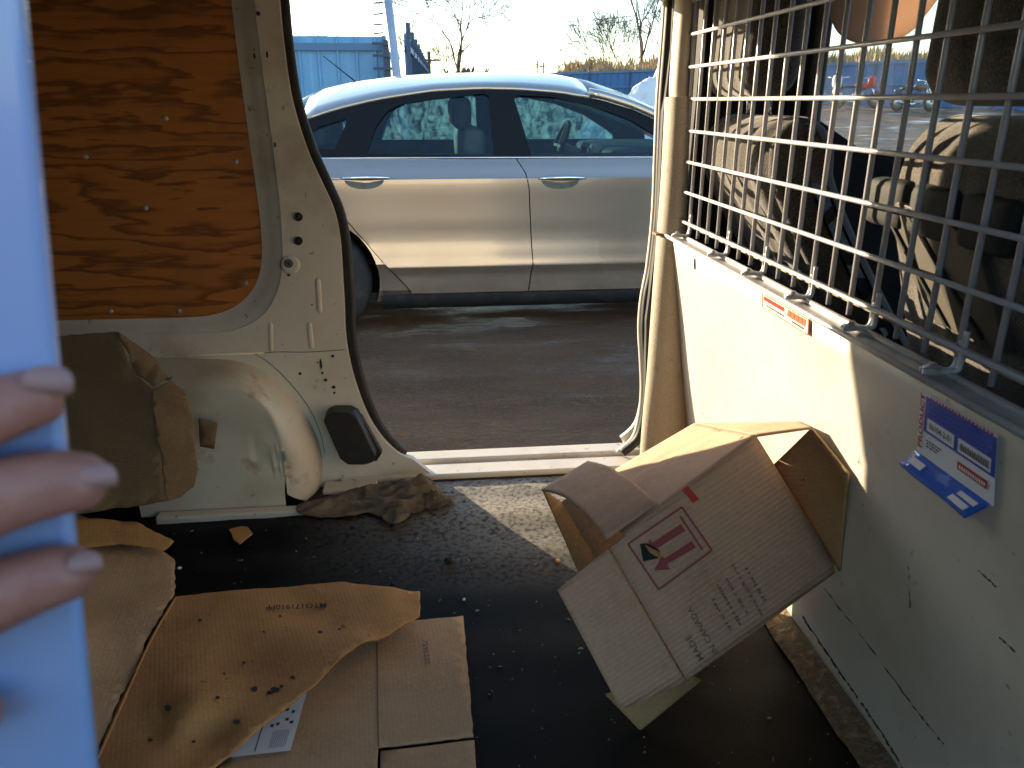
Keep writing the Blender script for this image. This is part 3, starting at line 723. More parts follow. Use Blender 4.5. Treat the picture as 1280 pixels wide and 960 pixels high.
# greenhouse
def ygl(z): return 4.945 + (z - .575) * .44
def gp(px, py):
    Y = 5.05
    for _ in range(6): p = at(px, py, Y=Y); Y = ygl(p.z)
    return at(px, py, Y=Y)
GUT = [(p.x, p.z) for p in (gp(*q) for q in ((378, 150), (420, 136), (470, 124), (540, 113), (600, 110), (650, 111), (700, 115), (750, 124), (790, 136), (824, 151)))]
GUT = [(-1.22, .60), (-1.02, .685)] + GUT + [(1.80, .665), (2.02, .565)]
CRN = [(p.x, p.z) for p in (at(x, y, Y=5.45) for x, y in ((372, 129), (400, 116), (440, 107), (500, 99), (560, 96), (640, 94), (700, 97), (740, 105), (780, 119), (825, 139)))]
CRN = [(-1.42, .64), (-1.15, .78)] + CRN + [(1.86, .73), (2.12, .585)]
def roof_part(name, x0, x1, m_, nn=22):
    vv = []; ff = []; S = 9
    for i in range(nn + 1):
        x = lerp(x0, x1, i / nn)
        zg, zc = interp(GUT, x), interp(CRN, x); yg = ygl(zg) + .012
        half = []
        for k in range(S + 1):
            s = k / S                                   # 0 at the gutter, 1 on the centre line
            y = lerp(yg, YC, 1 - (1 - s) ** 1.35); z = zg + (zc - zg + .012) * (1 - (1 - s) ** 2.6)
            half.append((x, y, z))
        half.insert(0, (x, yg - .004, zg - .012))
        row = half + [(p[0], 2 * YC - p[1], p[2]) for p in half[-2::-1]]
        vv += row
    w = len(row)
    for i in range(nn):
        for k in range(w - 1): ff.append((i * w + k, i * w + k + 1, (i + 1) * w + k + 1, (i + 1) * w + k))
    o = obj(name, pydata(vv, ff), m_, car); autosmooth(o, 60)
    s = o.modifiers.new('thickness', 'SOLIDIFY'); s.thickness = .02; s.offset = -1
    return o
roof_part('roof', -.72, 1.02, MT['car']); roof_part('rear_window', -1.42, -.725, MT['glass'], 10); roof_part('windscreen', 1.025, 2.1, MT['glass'], 12)
def rail_strip(mir):      # body-coloured roof rail along gutter in front of and behind the roof panel (the A and C pillars)
    for x0, x1 in ((-1.22, -.72), (1.02, 2.02)):
        pts = []
        for k in range(14):
            x = lerp(x0, x1, k / 13); z = interp(GUT, x) + .018; y = ygl(z) + .03; pts.append((x, 2 * YC - y if mir else y, z))
        MB().tube(pts, .030, 8, ry=.045).build('roof_rail', MT['car'], car, True)
def loopz(px_list): return [(p.x, p.z) for p in (gp(*q) for q in px_list)]
QG = loopz(((383, 184), (380, 171), (400, 158), (431, 149), (433, 154), (418, 187)))
RG = loopz(((458, 192), (470, 158), (484, 139), (500, 131), (540, 124), (606, 117), (611, 121), (618, 195)))
FG = loopz(((665, 196), (651, 150), (643, 124), (647, 119), (690, 121), (735, 130), (785, 148), (822, 170), (838, 181), (842, 198)))
dlo = [(x, z - .004) for x, z in GUT if -1.1 < x < 1.75]
dlo = [(-1.12, .582)] + dlo + [(1.78, .665), (1.80, .578)]
belt = [(1.4, .574), (.6, .577), (-.3, .58)]
DLO = dlo + belt
for mir in (False, True):
    fy = (lambda u, v_, w: Vector((u, (lambda y: 2 * YC - y if mir else y)(ygl(v_) + w), v_)))
    obj('window_frame', slab([DLO, QG, RG, FG], fy, .03), MT['car_black'], car)
    for nm, lp in (('quarter_window', QG), ('rear_door_window', RG), ('front_door_window', FG)):
        o = obj(nm, slab([lp], lambda u, v_, w: fy(u, v_, w + .012), .004), MT['glass_frost'] if mir else MT['glass'], car)
    rail_strip(mir)
    pts = [fy(x, interp([(q[0], q[1]) for q in belt[::-1]], x) + .002, -.006) for x in [-.95 + k * .1 for k in range(28)]]
    MB().tube(pts, .006, 6).build('belt_moulding', MT['chrome'], car, True)
# door inner panels, seats, dashboard, wheel
MB().box((-.95, 4.98, .44), (1.75, 5.02, .60)).build('door_card', MT['cabin'], car); MB().box((-.95, 2 * YC - 5.02, .44), (1.75, 2 * YC - 4.98, .615)).build('door_card', MT['cabin'], car)
def rb(name, size, r, c_, m_, parent, deform=None, n=6): return obj(name, rounded_box(size, r, n, deform, c_), m_, parent, True)
for y in (5.32, 6.26):
    rb('seat_back', (.16, .5, .46), .07, (.30, y, .52), MT['cabin_grey'], car)
    rb('head_restraint', (.12, .27, .2), .055, (.235, y, .83), MT['car_seat'] if y > 6 else MT['cabin'], car)
rb('rear_seat', (.2, 1.35, .3), .08, (-.62, YC, .50), MT['cabin'], car)
for y in (5.35, 6.23): rb('rear_head_restraint', (.1, .26, .16), .05, (-.66, y, .70), MT['cabin_grey'], car)
rb('dashboard', (.75, 1.45, .24), .09, (1.55, YC, .50), MT['cabin_grey'], car)
rb('centre_vent', (.08, .34, .12), .02, (1.17, YC - .1, .57), MT['car_seat'], car)
for k in range(4): MB().box((1.118, YC - .24 + k * .075, .535), (1.128, YC - .19 + k * .075, .60)).build('vent_slot', MT['cabin'], car)
sw = Vector((1.02, 6.22, .58)); axd = Vector((-.93, 0, .36)).normalized(); u_ = Vector((0, 1, 0)); w_ = axd.cross(u_)
st = MB().tube([sw + (u_ * math.cos(a) + w_ * math.sin(a)) * .185 for a in [k * math.pi / 16 for k in range(32)]], .016, 8, closed=True).build('steering_wheel', MT['cabin'], car, True)
MB().tube([sw - w_ * .18, sw, sw + u_ * .18], .014, 6).tube([sw, sw - u_ * .18], .014, 6).tube([sw, sw - axd * .3], .04, 8).build('spokes', MT['car_seat'], st, True)
# wheels
for ax in AX:
    for sgn in (1, -1):
        yo = 4.90 if sgn > 0 else 2 * YC - 4.90
        w = MB().lathe([(.20, .0), (.235, -.012), (.30, -.008), (.325, .015), (.335, .05), (.335, .17), (.325, .20), (.24, .215), (.2, .2)], (0, 0, 0), 'Y', 40)
        w.v = [Vector((p.x + ax, yo + p.y * sgn, p.z + WZ)) for p in w.v]
        tw = w.build('wheel', MT['rubber'], car, True)
        r_ = MB().lathe([(.225, .01), (.222, .03), (.215, .10), (.05, .10)], (0, 0, 0), 'Y', 32)
        for k in range(10):
            a = k * math.pi / 5; d = Vector((math.cos(a), 0, math.sin(a)))
            r_.tube([d * .03 + Vector((0, .022, 0)), d * .215 + Vector((0, .012, 0))], .02, 6)
        r_.v = [Vector((p.x + ax, yo + p.y * sgn, p.z + WZ)) for p in r_.v]
        r_.build('rim', MT['rim'], tw, False)
# antenna
ab = at(453, 106, Y=YC); at_ = at(404, 70, Y=YC)
an = rb('antenna_base', (.10, .05, .035), .016, (ab.x, YC, ab.z), MT['car_black'], car)
MB().tube([Vector((ab.x - .02, YC, ab.z)), Vector((at_.x, YC, at_.z))], [.006, .0025], 6).build('antenna', MT['car_black'], an)
# lamps
for sgn in (1, -1):
    rb('tail_lamp', (.12, .34, .13), .05, (-1.86, YC + sgn * .60, .38), MT['red_print'], car); rb('headlight', (.3, .3, .11), .05, (2.88, YC + sgn * .58, .2), MT['chrome'], car)

# ================================================================== CARGO VAN
van = thing('cargo_van', 'dirty cream white cargo van interior with open sliding doors', 'van', (0, 1.1, -.5))
YW = 1.80
# ---- floor: ribbed rubber mat lying in soft waves
def mat_z(x, y):
    return .0032 * math.sin(y * 40 + 1.6 * noise.noise(Vector((x * 1.7, y * 2, 0))) + .8) * (.4 + .6 * sstep(.4, 1.5, y)) + .003 * noise.noise(Vector((x * 3, y * 5, 7))) + .002 * noise.noise(Vector((x * 14, y * 14, 2)))
x0, x1, y0, y1 = -1.9, .70, .30, 1.785; nx_, ny_ = 170, 150
v = []
for j in range(ny_ + 1):
    for i in range(nx_ + 1):
        x = lerp(x0, x1, i / nx_); y = lerp(y0, y1, j / ny_)
        v.append((x, y, mat_z(x, y)))
f = [(j * (nx_ + 1) + i, j * (nx_ + 1) + i + 1, (j + 1) * (nx_ + 1) + i + 1, (j + 1) * (nx_ + 1) + i) for j in range(ny_) for i in range(nx_)]
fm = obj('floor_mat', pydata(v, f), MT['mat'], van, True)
MB().box((-2.0, .22, -.09), (2.4, 1.93, -.025)).build('floor_pan', MT['dark_trim'], van)
# ---- rear edge of the far door opening, traced down the pillar
EDGE_PX = [(343, -75), (349, 0), (355, 60), (365, 125), (383, 185), (401, 226), (417, 262), (425, 300), (429, 360), (432, 420), (441, 468), (457, 514), (475, 544), (497, 566), (516, 574)]
EDGE = [(p.x, p.z) for p in smooth_path([at(x, y, Y=YW) for x, y in EDGE_PX], 5)]
TOPZ = 1.17
EDGE = [(EDGE[0][0] + .10, TOPZ), (EDGE[0][0] + .035, TOPZ - .012)] + [(EDGE[0][0] + .008, TOPZ - .045)] + EDGE[2:]
A_PX = [(318, -70), (318, 0), (330, 100), (343, 200), (351, 270), (353, 330), (346, 366), (328, 394), (298, 411), (255, 416), (60, 419)]
B_PX = [(285, -70), (289, 0), (301, 100), (315, 200), (325, 275), (327, 325), (318, 358), (297, 381), (268, 393), (225, 397), (60, 401)]
def hole(px_list, Y):
    pts = smooth_path([at(x, y, Y=Y) for x, y in px_list], 5); q = [(p.x, p.z) for p in pts]
    return q + [(-1.55, q[-1][1]), (-1.55, 1.22), (q[0][0] - .03, 1.22)]
HA, HB = hole(A_PX, YW), hole(B_PX, YW + .02)
fy = lambda u, v_, w: Vector((u, YW + w, v_))
wall_outline = EDGE + [(.02, -.02), (-1.95, -.02), (-1.95, 1.30), (EDGE[0][0], 1.30)]
iw = obj('side_wall', slab([wall_outline, HA], fy, .02), MT['white'], van); 
n_ = len(HA); v = []
for s in range(5):
    a = s / 4; e_ = a * a * (3 - 2 * a)
    v += [(lerp(p[0], q[0], a), YW + .003 + .018 * e_, lerp(p[1], q[1], a)) for p, q in zip(HA, HB)]
f = [(s * n_ + i, s * n_ + (i + 1) % n_, (s + 1) * n_ + (i + 1) % n_, (s + 1) * n_ + i) for s in range(4) for i in range(n_)]
obj('window_flange', pydata(v, f), MT['white'], van, True)
ply = MB().box((-1.60, YW + .0225, min(p[1] for p in HB) - .02), (max(p[0] for p in HB) + .012, YW + .034, 1.24)).build('plywood_panel', MT['ply'], van)
for px, py in ((307, 354), (224, 389), (138, 389), (62, 390), (107, 196), (295, 202), (182, 260), (207, 148)):
    p = at(px, py, Y=YW + .022); MB().lathe([(.001, -.003), (.0045, -.002), (.006, 0), (.006, .002)], p, 'Y', 10).build('screw', MT['steel'], ply)
# jamb between the inner wall and the outer skin
def strip(loop, ya, yb, name, m_):
    v = [(x, ya, z) for x, z in loop] + [(x, yb, z) for x, z in loop]; k = len(loop)
    return obj(name, pydata(v, [(i, i + 1, k + i + 1, k + i) for i in range(k - 1)]), m_, van, True)
OUTE = [(x - .13, z) for x, z in EDGE]
_k = len(EDGE); _v = [(x - .008, YW + .018, z) for x, z in EDGE] + [(x, 1.93, z) for x, z in OUTE]
obj('door_jamb', pydata(_v, [(i, i + 1, _k + i + 1, _k + i) for i in range(_k - 1)]), MT['white'], van, True)
# rubber seal along the rear edge
SEAL_PX = [(347, -80), (354, 0), (360, 60), (371, 128), (389, 185), (407, 226), (423, 262), (431, 300), (436, 360), (439, 420), (448, 468), (464, 514), (482, 545), (504, 568)]
sp_ = smooth_path([at(x, y, Y=YW + .025) for x, y in SEAL_PX], 6)
MB().tube(sp_, .0115, 10, ry=.016).build('door_seal', MT['black_rubber'], van, True)
# plugs, ribs and holes pressed into the pillar
for px, py, r in ((373, 271, .0095), (373, 301, .0095), (361, 329, .0095), (323, 17, .004)):
    p = at(px, py, Y=YW); o = MB().lathe([(.0005, -.004), (r * .5, -.0035), (r * .62, -.001), (r * .75, -.004), (r, -.004), (r * 1.02, 0), (r, .003)], p, 'Y', 20).build('pillar_plug', MT['black_plastic'], van, True)
p = at(363, 331, Y=YW); MB().lathe([(.0125, -.0022), (.019, -.0022), (.023, .001)], p, 'Y', 28).build('pressed_ring', MT['white'], van, True)
for px, py, w, h in ((375, 467, .004, .004), (403, 466, .003, .003), (407, 475, .0045, .004), (417, 484, .005, .0045), (418, 491, .003, .003), (416, 445, .004, .004), (401, 455, .003, .014), (397, 453, .002, .002), (361, 344, .004, .003), (390, 381, .002, .002), (344, 181, .002, .006), (318, 70, .002, .006), (334, 68, .002, .007)):
    p = at(px, py, Y=YW); MB().lathe([(.0005, -.0012), (.9, -.0012), (1, .001)], (0, 0, 0), 'Y', 12)
    mb = MB().lathe([(.0005, -.0012), (.9, -.0012), (1, .001)], (0, 0, 0), 'Y', 12); mb.v = [Vector((p.x + q.x * w, p.y + q.y, p.z + q.z * h)) for q in mb.v]
    mb.build('punched_hole', MT['black_rubber'], van)
for a, b_, r in (((397, 346), (400, 393), .007), ((386, 402), (390, 437), .007), ((338, 402), (339, 440), .006)):
    A, B = at(*a, Y=YW + .001), at(*b_, Y=YW + .001); MB().tube([A, A.lerp(B, .1), A.lerp(B, .9), B], [.002, r, r, .002], 10, ry=[.001, .0032, .0032, .001], ref=(1, 0, 0)).build('pressed_rib', MT['white'], van, True)
sm = smooth_path([at(x, y, Y=YW - .0005) for x, y in ((318, 443), (345, 440), (385, 440), (431, 437))], 4)
MB().tube(sm, .0008, 5).build('panel_joint', MT['black_rubber'], van)
sm = smooth_path([at(x, y, Y=YW - .0005) for x, y in ((318, 442), (338, 455), (362, 478), (385, 508), (400, 540), (406, 568))], 4)
MB().tube(sm, .0007, 5).build('panel_joint', MT['black_rubber'], van)
MB().tube([at(x, y, Y=YW - .001) for x, y in ((60, 446), (200, 446), (330, 441))], .003, 6).build('panel_joint', MT['white'], van, True)
# ---- wheel arch
OUT_PX = [(150, 446), (240, 448), (292, 451), (326, 463), (356, 487), (380, 516), (396, 545), (403, 575), (401, 612)]
INN_PX = [(150, 500), (240, 494), (285, 488), (312, 494), (332, 512), (345, 537), (352, 562), (356, 588), (356, 616)]
oo = smooth_path([at(x, y, Y=YW) for x, y in OUT_PX], 6); ii = smooth_path([at(x, y, Y=YW - .12) for x, y in INN_PX], 6)
v = []; S = 10; k = len(oo)
for s in range(S + 1):
    a = s / S * math.pi / 2
    for i, (p, q) in enumerate(zip(oo, ii)):
        wx = lerp(p.x, q.x, 1 - math.cos(a)); wz = lerp(p.z, q.z, 1 - math.cos(a)); wy = YW + .002 - .122 * math.sin(a)
        d = .006 * noise.noise(Vector((wx * 9, wy * 9, wz * 9))) * math.sin(2 * a)
        v.append((wx, wy - d, wz + d))
f = [(s * k + i, s * k + i + 1, (s + 1) * k + i + 1, (s + 1) * k + i) for s in range(S) for i in range(k - 1)]
b0 = len(v); G = 10
for g in range(1, G + 1):      # flat inner face with a dent, down to the floor
    for i, q in enumerate(ii):
        zz = lerp(q.z, -.01, g / G); xx_ = q.x
        dn = .016 * math.exp(-(((xx_ + .50) / .10) ** 2 + ((zz - .20) / .035) ** 2)) + .006 * (1 if abs(zz - .13) < .012 and xx_ > -.47 else 0)
        v.append((xx_, YW - .12 + dn, zz))
for g in range(G):
    r0 = S * k if g == 0 else b0 + (g - 1) * k; r1 = b0 + g * k
    f += [(r0 + i, r0 + i + 1, r1 + i + 1, r1 + i) for i in range(k - 1)]
obj('wheel_arch', pydata(v, f), MT['arch'], van, True)
a_ = at(190, 588, Y=YW - .125); b_ = at(375, 586, Y=YW - .125)
bevel(MB().box((a_.x, YW - .155, -.01), (b_.x + .01, YW - .125, .012)).build('arch_foot', MT['white'], van), .004)
for a, b_, r in ():
    A, B = at(*a, Y=YW - .121), at(*b_, Y=YW - .121); MB().tube([A, A.lerp(B, .15), A.lerp(B, .9), B], [.001, r, r, .001], 8, ry=[.0004, .0012, .0012, .0004], ref=(0, 0, 1)).build('pressed_rib', MT['arch'], van, True)
# ---- black plastic cover at the foot of the pillar
cv = [(p.x, p.z) for p in (at(x, y, Y=YW - .055) for x, y in ((404, 527), (408, 519), (416, 516), (438, 516), (446, 520), (470, 570), (467, 578), (458, 581), (434, 581), (425, 574)))]
o = obj('step_cover', slab([cv], lambda u, v_, w: Vector((u, YW - .055 + w, v_)), .05), MT['black_plastic'], van); bevel(o, .012, 4, 40); autosmooth(o, 50)
cv2 = [(p.x, p.z) for p in (at(x, y, Y=YW - .02) for x, y in ((445, 518), (452, 520), (478, 566), (470, 578), (455, 570)))]
o = obj('step_cover_flange', slab([cv2], lambda u, v_, w: Vector((u, YW - .02 + w, v_)), .018), MT['black_plastic'], van); bevel(o, .004, 2)
# ---- sill of the far door
SX0, SX1 = at(425, 590, Y=YW).x, .62
for ya, yb, za, zb in ((1.788, 1.855, -.02, .016), (1.868, 1.925, -.03, .022), (1.85, 1.875, -.03, .006)):
    o = MB().box((SX0 if ya < 1.8 else at(500, 570, Y=1.86).x - .08, ya, za), (SX1, yb, zb)).build('door_sill', MT['white'], van); bevel(o, .006, 3)
MB().box((SX0, 1.781, -.02), (SX1, 1.787, .004)).build('sill_edge_strip', MT['black_rubber'], van)
o = MB().box((at(402, 600, Y=1.74).x, 1.735, -.01), (at(470, 595, Y=1.75).x, 1.787, .014)).build('sill_end_plate', MT['white'], van); bevel(o, .004)
p = at(449, 589, Z=.0145); MB().lathe([(.0005, 0), (.005, .0006), (.007, -.002)], p, 'Z', 12).build('sill_bolt', MT['black_rubber'], van)
MB().box((-1.95, 1.935, -.12), (.62, 1.948, .0)).build('outer_sill', MT['white_clean'], van)
# ---- front pillar of the opening: beige trim in two lengths, black seal and bright body edge
def column(name, lst, m_, Y, dep):
    pts = [at((a + b__) / 2, y, Y=Y) for y, a, b__ in lst]; rr = [(at(b__, y, Y=Y).x - at(a, y, Y=Y).x) / 2 for y, a, b__ in lst]
    P = smooth_path([(*p, ) for p in pts], 5); Rr = [r.x for r in smooth_path([(r, 0, 0) for r in rr], 5)]
    o = MB().tube(P, Rr, 24, ry=dep, ref=(1, 0, 0)).build(name, m_, van, True); autosmooth(o, 60); return o
column('pillar_trim', [(-110, 849, 868), (0, 845, 866), (60, 841, 862), (105, 838, 860), (122, 838, 859)], MT['pillar_smooth'], 1.765, .035)
column('pillar_trim', [(121, 833, 860), (200, 829, 859), (260, 825, 857), (320, 820, 856), (400, 814, 858), (470, 809, 862), (530, 803, 868), (600, 798, 876)], MT['pillar'], 1.75, .045)
FE_PX = [(842, -110), (838, 0), (834, 60), (829, 125), (826, 200), (823, 270), (816, 335), (809, 372), (806, 410), (808, 450), (809, 490), (805, 525), (797, 549), (778, 566)]
fe = smooth_path([at(x, y, Y=1.84) for x, y in FE_PX], 6)
MB().tube(fe, .0085, 8, ry=.012).build('door_seal', MT['black_rubber'], van, True)
fe2 = smooth_path([at(x - 6, y, Y=1.86) for x, y in FE_PX], 6)
MB().tube(fe2, .0035, 8, ry=.008).build('body_edge', MT['white'], van, True)
gapc = [(p.x, p.z) for p in (at(x, y, Y=1.815) for x, y in ((846, -60), (839, 60), (832, 122), (829, 140), (822, 290), (808, 400), (806, 540), (840, 560), (850, 300), (850, 120), (856, -60)))]
obj('pillar_backing', slab([gapc], lambda u, v_, w: Vector((u, 1.815 + w, v_)), .02), MT['dark_trim'], van)
# ---- outer skins, roof, ends: the rest of the shell
fx = [(p.x, p.z) for p in fe]; FRONT = [(x + .012, z) for x, z in fx]
arch_r = lambda cx_, r: [(cx_ + r * math.cos(a), -.2 + r * math.sin(a)) for a in [k * math.pi / 14 for k in range(15)]]
opening = [(x, z) for x, z in OUTE[:-2]] + [(-.06, .0), (.52, .0)] + [(x, z) for x, z in FRONT[::-1] if z > .03 and z < TOPZ - .05] + [(FRONT[0][0] - .03, TOPZ)]
fwin = [(.70, .84), (1.0, .79), (1.55, .74), (1.66, .77), (1.30, 1.17), (.70, 1.19)]
side_loop = [(-2.1, -.22), (-2.1, .9), (-1.95, 1.34), (1.15, 1.34), (1.9, .78), (2.6, .55), (2.75, .2), (2.72, -.22)] + arch_r(2.05, .36) + [(1.6, -.25), (-.7, -.25)] + arch_r(-1.15, .36)
rear_w = [(-1.6, .62), (-.52, .62), (-.50, 1.15), (-1.55, 1.15)]
obj('outer_side', slab([side_loop, opening, fwin], lambda u, v_, w: Vector((u, 1.93 + w, v_)), .012), MT['white_clean'], van)
nopen = [(-.45, .0), (.50, .0), (.50, 1.1), (-.45, 1.1)]
obj('outer_side', slab([side_loop, nopen], lambda u, v_, w: Vector((u, .24 + w, v_)), .02), MT['white_clean'], van)
obj('wall_lining', slab([[(-1.98, -.02), (1.85, -.02), (1.85, .75), (1.2, 1.26), (-1.98, 1.26)], nopen], lambda u, v_, w: Vector((u, .263 + w, v_)), .012), MT['white'], van)
MB().box((-1.995, .28, -.02), (-1.97, 1.79, 1.26)).build('tailgate_lining', MT['white'], van)
MB().box((-2.0, .26, 1.30), (1.14, 1.93, 1.335)).build('roof', MT['white_clean'], van)
MB().box((-1.95, .27, 1.27), (1.10, 1.79, 1.298)).build('headliner', mat('pale_headliner', (.45, .44, .41), rough=.9), van)
MB().box((EDGE[0][0] - .3, 1.80, TOPZ), (.62, 1.925, 1.295)).build('door_header', MT['white'], van)
MB().box((-2.08, .265, -.1), (-2.0, 1.925, 1.29)).build('tailgate', MT['white_clean'], van)
MB().box((1.14, .3, -.1), (1.20, 1.92, .02)).build('cab_floor_step', MT['dark_trim'], van)
o = rb('dashboard', (.5, 1.5, .5), .1, (1.75, 1.08, .42), MT['dark_trim'], van)
v = [(1.95, .27, .76), (1.95, 1.92, .76), (1.16, 1.92, 1.325), (1.16, .27, 1.325)]
obj('windscreen', pydata(v, [(0, 1, 2, 3)]), MT['glass_van'], van)
v = [(1.92, .27, .76), (1.92, 1.92, .76), (2.6, 1.90, .545), (2.6, .29, .545), (2.74, 1.85, .2), (2.74, .34, .2), (2.72, 1.85, -.2), (2.72, .34, -.2)]
obj('bonnet', pydata(v, [(0, 1, 2, 3), (3, 2, 4, 5), (5, 4, 6, 7)]), MT['white_clean'], van)
# cab side: dark door trim with window, grey post
cabd = [(.60, -.03), (1.85, -.03), (1.85, .75), (1.2, 1.28), (.60, 1.28)]
cabw = [(.887, .862), (1.0, .795), (1.5, .745), (1.6, .77), (1.26, 1.17), (.887, 1.17)]
obj('front_door_trim', slab([cabd, cabw], lambda u, v_, w: Vector((u, 1.79 + w, v_)), .03), MT['dark_trim'], van)
obj('front_door_window', slab([cabw], lambda u, v_, w: Vector((u, 1.84 + w, v_)), .004), MT['glass_van'], van)
o = MB().box((.838, 1.752, .70), (.874, 1.788, 1.25)).build('window_post', MT['grey_trim'], van); bevel(o, .008, 3)
MB().tube([(.880, 1.778, .80), (.880, 1.778, 1.22)], .005, 6).build('window_channel', MT['wire'], van, True)
vz = [(p.x, p.z) for p in smooth_path([at(x, y, Y=1.715) for x, y in ((1034, -40), (1035, 8), (1046, 40), (1070, 54), (1100, 56), (1132, 42), (1152, 20), (1172, -8), (1185, -40))], 5)]
tag(bevel(obj('sun_visor', slab([vz], lambda u, v_, w: Vector((u, 1.70 + w, v_)), .014), MT['visor'], van), .004), 'peach coloured sun visor swung across the window')
MB().box((-1.6, 1.944, 1.128), (.62, 1.99, 1.24)).build('shade_header', MT['white_clean'], van)  # outer header above the view, set low to keep sun off the seats
# the open sliding door, run back along the outside
dedge = [(-.305, 1.19), (-.305, 1.05), (-.32, .95), (-.335, .87), (-.35, .72), (-.45, .5), (-.47, .3), (-.47, -.08)]
sd_ = thing('sliding_door', 'van\'s open white sliding door run back outside the rear pillar', 'door', (-.95, 2.0, -.1))
o = obj('door_skin', slab([dedge + [(-1.5, -.08), (-1.5, 1.19)], [(-1.38, .62), (-.56, .62), (-.52, 1.10), (-1.38, 1.10)]], lambda u, v_, w: Vector((u, 1.992 + w, v_)), .045), MT['white_clean'], sd_)
obj('door_window', slab([[(-1.38, .62), (-.56, .62), (-.52, 1.10), (-1.38, 1.10)]], lambda u, v_, w: Vector((u, 2.02 + w, v_)), .005), MT['car_black'], sd_)
o = MB().box((-.62, 2.036, .50), (-.50, 2.055, .54)).build('door_handle', MT['black_plastic'], sd_); bevel(o, .006)
# wheels under the van
for ax in (-1.15, 2.05):
    for y in (.27, 1.70):
        MB().lathe([(.17, 0), (.21, -.01), (.28, 0), (.305, .04), (.305, .17), (.28, .20), (.19, .2)], (ax, y, -.195), 'Y', 28).build('wheel', MT['rubber'], van, True)

# ================================================================== PARTITION
part = thing('partition', 'cream steel half-height partition with wire mesh above, behind the front seats', 'partition', (.6, 1.05, 0))
PT = .614
def px_x(z): return .54 + (PT - z) / PT * .09
def on_panel(x, y, off=0):
    d = ray(x, y); z = .3
    # plane X + .1466 z = const
    k = .09 / PT; c0 = .54 + .09
    t_ = (c0 - k * EYE.z) / (d.x + k * d.z)
    p = EYE + d * t_; n_ = Vector((1, 0, k)).normalized(); return p - n_ * off
prof = [(.30, 0), (1.715, 0), (1.728, PT - .05), (1.735, PT), (.30, PT)]
mpv = []; NU, NV = 40, 16
for j in range(NV + 1):
    z = lerp(.004, PT, j / NV)
    for i in range(NU + 1):
        y = lerp(.29, lerp(1.712, 1.738, j / NV), i / NU)
        mpv.append((px_x(z) + .0025 * noise.noise(Vector((y * 4, z * 4, 3))) * math.sin(math.pi * j / NV), y, z))
f = [(j * (NU + 1) + i, j * (NU + 1) + i + 1, (j + 1) * (NU + 1) + i + 1, (j + 1) * (NU + 1) + i) for j in range(NV) for i in range(NU)]
o = obj('panel', pydata(mpv, f), MT['panel'], part, True); s = o.modifiers.new('thickness', 'SOLIDIFY'); s.thickness = .004; s.offset = 1
panel_o = o
# pressed crease lines and long scratches near the foot
for pts_, r in ((((1003, 770), (1040, 825), (1072, 872)), .0022), (((1078, 880), (1105, 920), (1130, 962)), .0022), (((1030, 735), (1085, 805), (1140, 880), (1180, 930)), .0016), (((1250, 797), (1269, 815)), .0012), (((1223, 713), (1245, 733)), .0009), (((1136, 708), (1138, 760)), .001)):
    sp2 = smooth_path([(x, y, 0) for x, y in pts_], 14)
    MB().tube([on_panel(q.x + random.uniform(-.6, .6), q.y + random.uniform(-.6, .6), .0002) for q in sp2], [r * random.choice((.15, .4, .7, 1, 1.1)) for q in sp2], 5).build('scratch', MT['ink'], panel_o)
# floor strip along the foot, caked with dirt
MT['dirt'] = mat('caked_dirt', (.16, .11, .06), [((.34, .25, .14), 60, .5, .7, 4), ((.04, .03, .02), 22, .55, .75, 6)], rough=.95, bump=(90, 1, .01))
v = []; rowsn = 60
for j in range(rowsn + 1):
    y = lerp(.32, 1.70, j / rowsn); wob = .006 * noise.noise(Vector((y * 14, 0, 0)))
    for xo, zo in ((-.045, .004), (-.036, .012), (-.02, .016), (-.004, .026)): v.append((.63 + xo + wob, y, zo + .004 * noise.noise(Vector((y * 30, xo * 90, 0)))))
f = [(j * 4 + i, j * 4 + i + 1, j * 4 + i + 5, j * 4 + i + 4) for j in range(rowsn) for i in range(3)]
obj('foot_strip', pydata(v, f), MT['dirt'], part, True)
# top rail: rolled lip and channel
MB().box((.530, .29, PT - .002), (.553, 1.738, PT + .006)).build('top_rail', MT['steel'], part)
MB().tube([(.529, .29, PT + .003), (.529, 1.738, PT + .003)], .0045, 8).build('rolled_lip', MT['steel'], part, True)
MB().tube([(.553, .29, PT + .008), (.553, 1.738, PT + .008)], .005, 8).build('rail_rod', MT['steel'], part, True)
rp = at(836, 297, Y=1.745); MB().box((.508, 1.728, PT + .002), (.55, 1.762, PT + .007)).build('end_bracket', mat('rusty_bracket', (.20, .10, .04), [((.3, .2, .1), 60, .5, .7)], rough=.8), part)
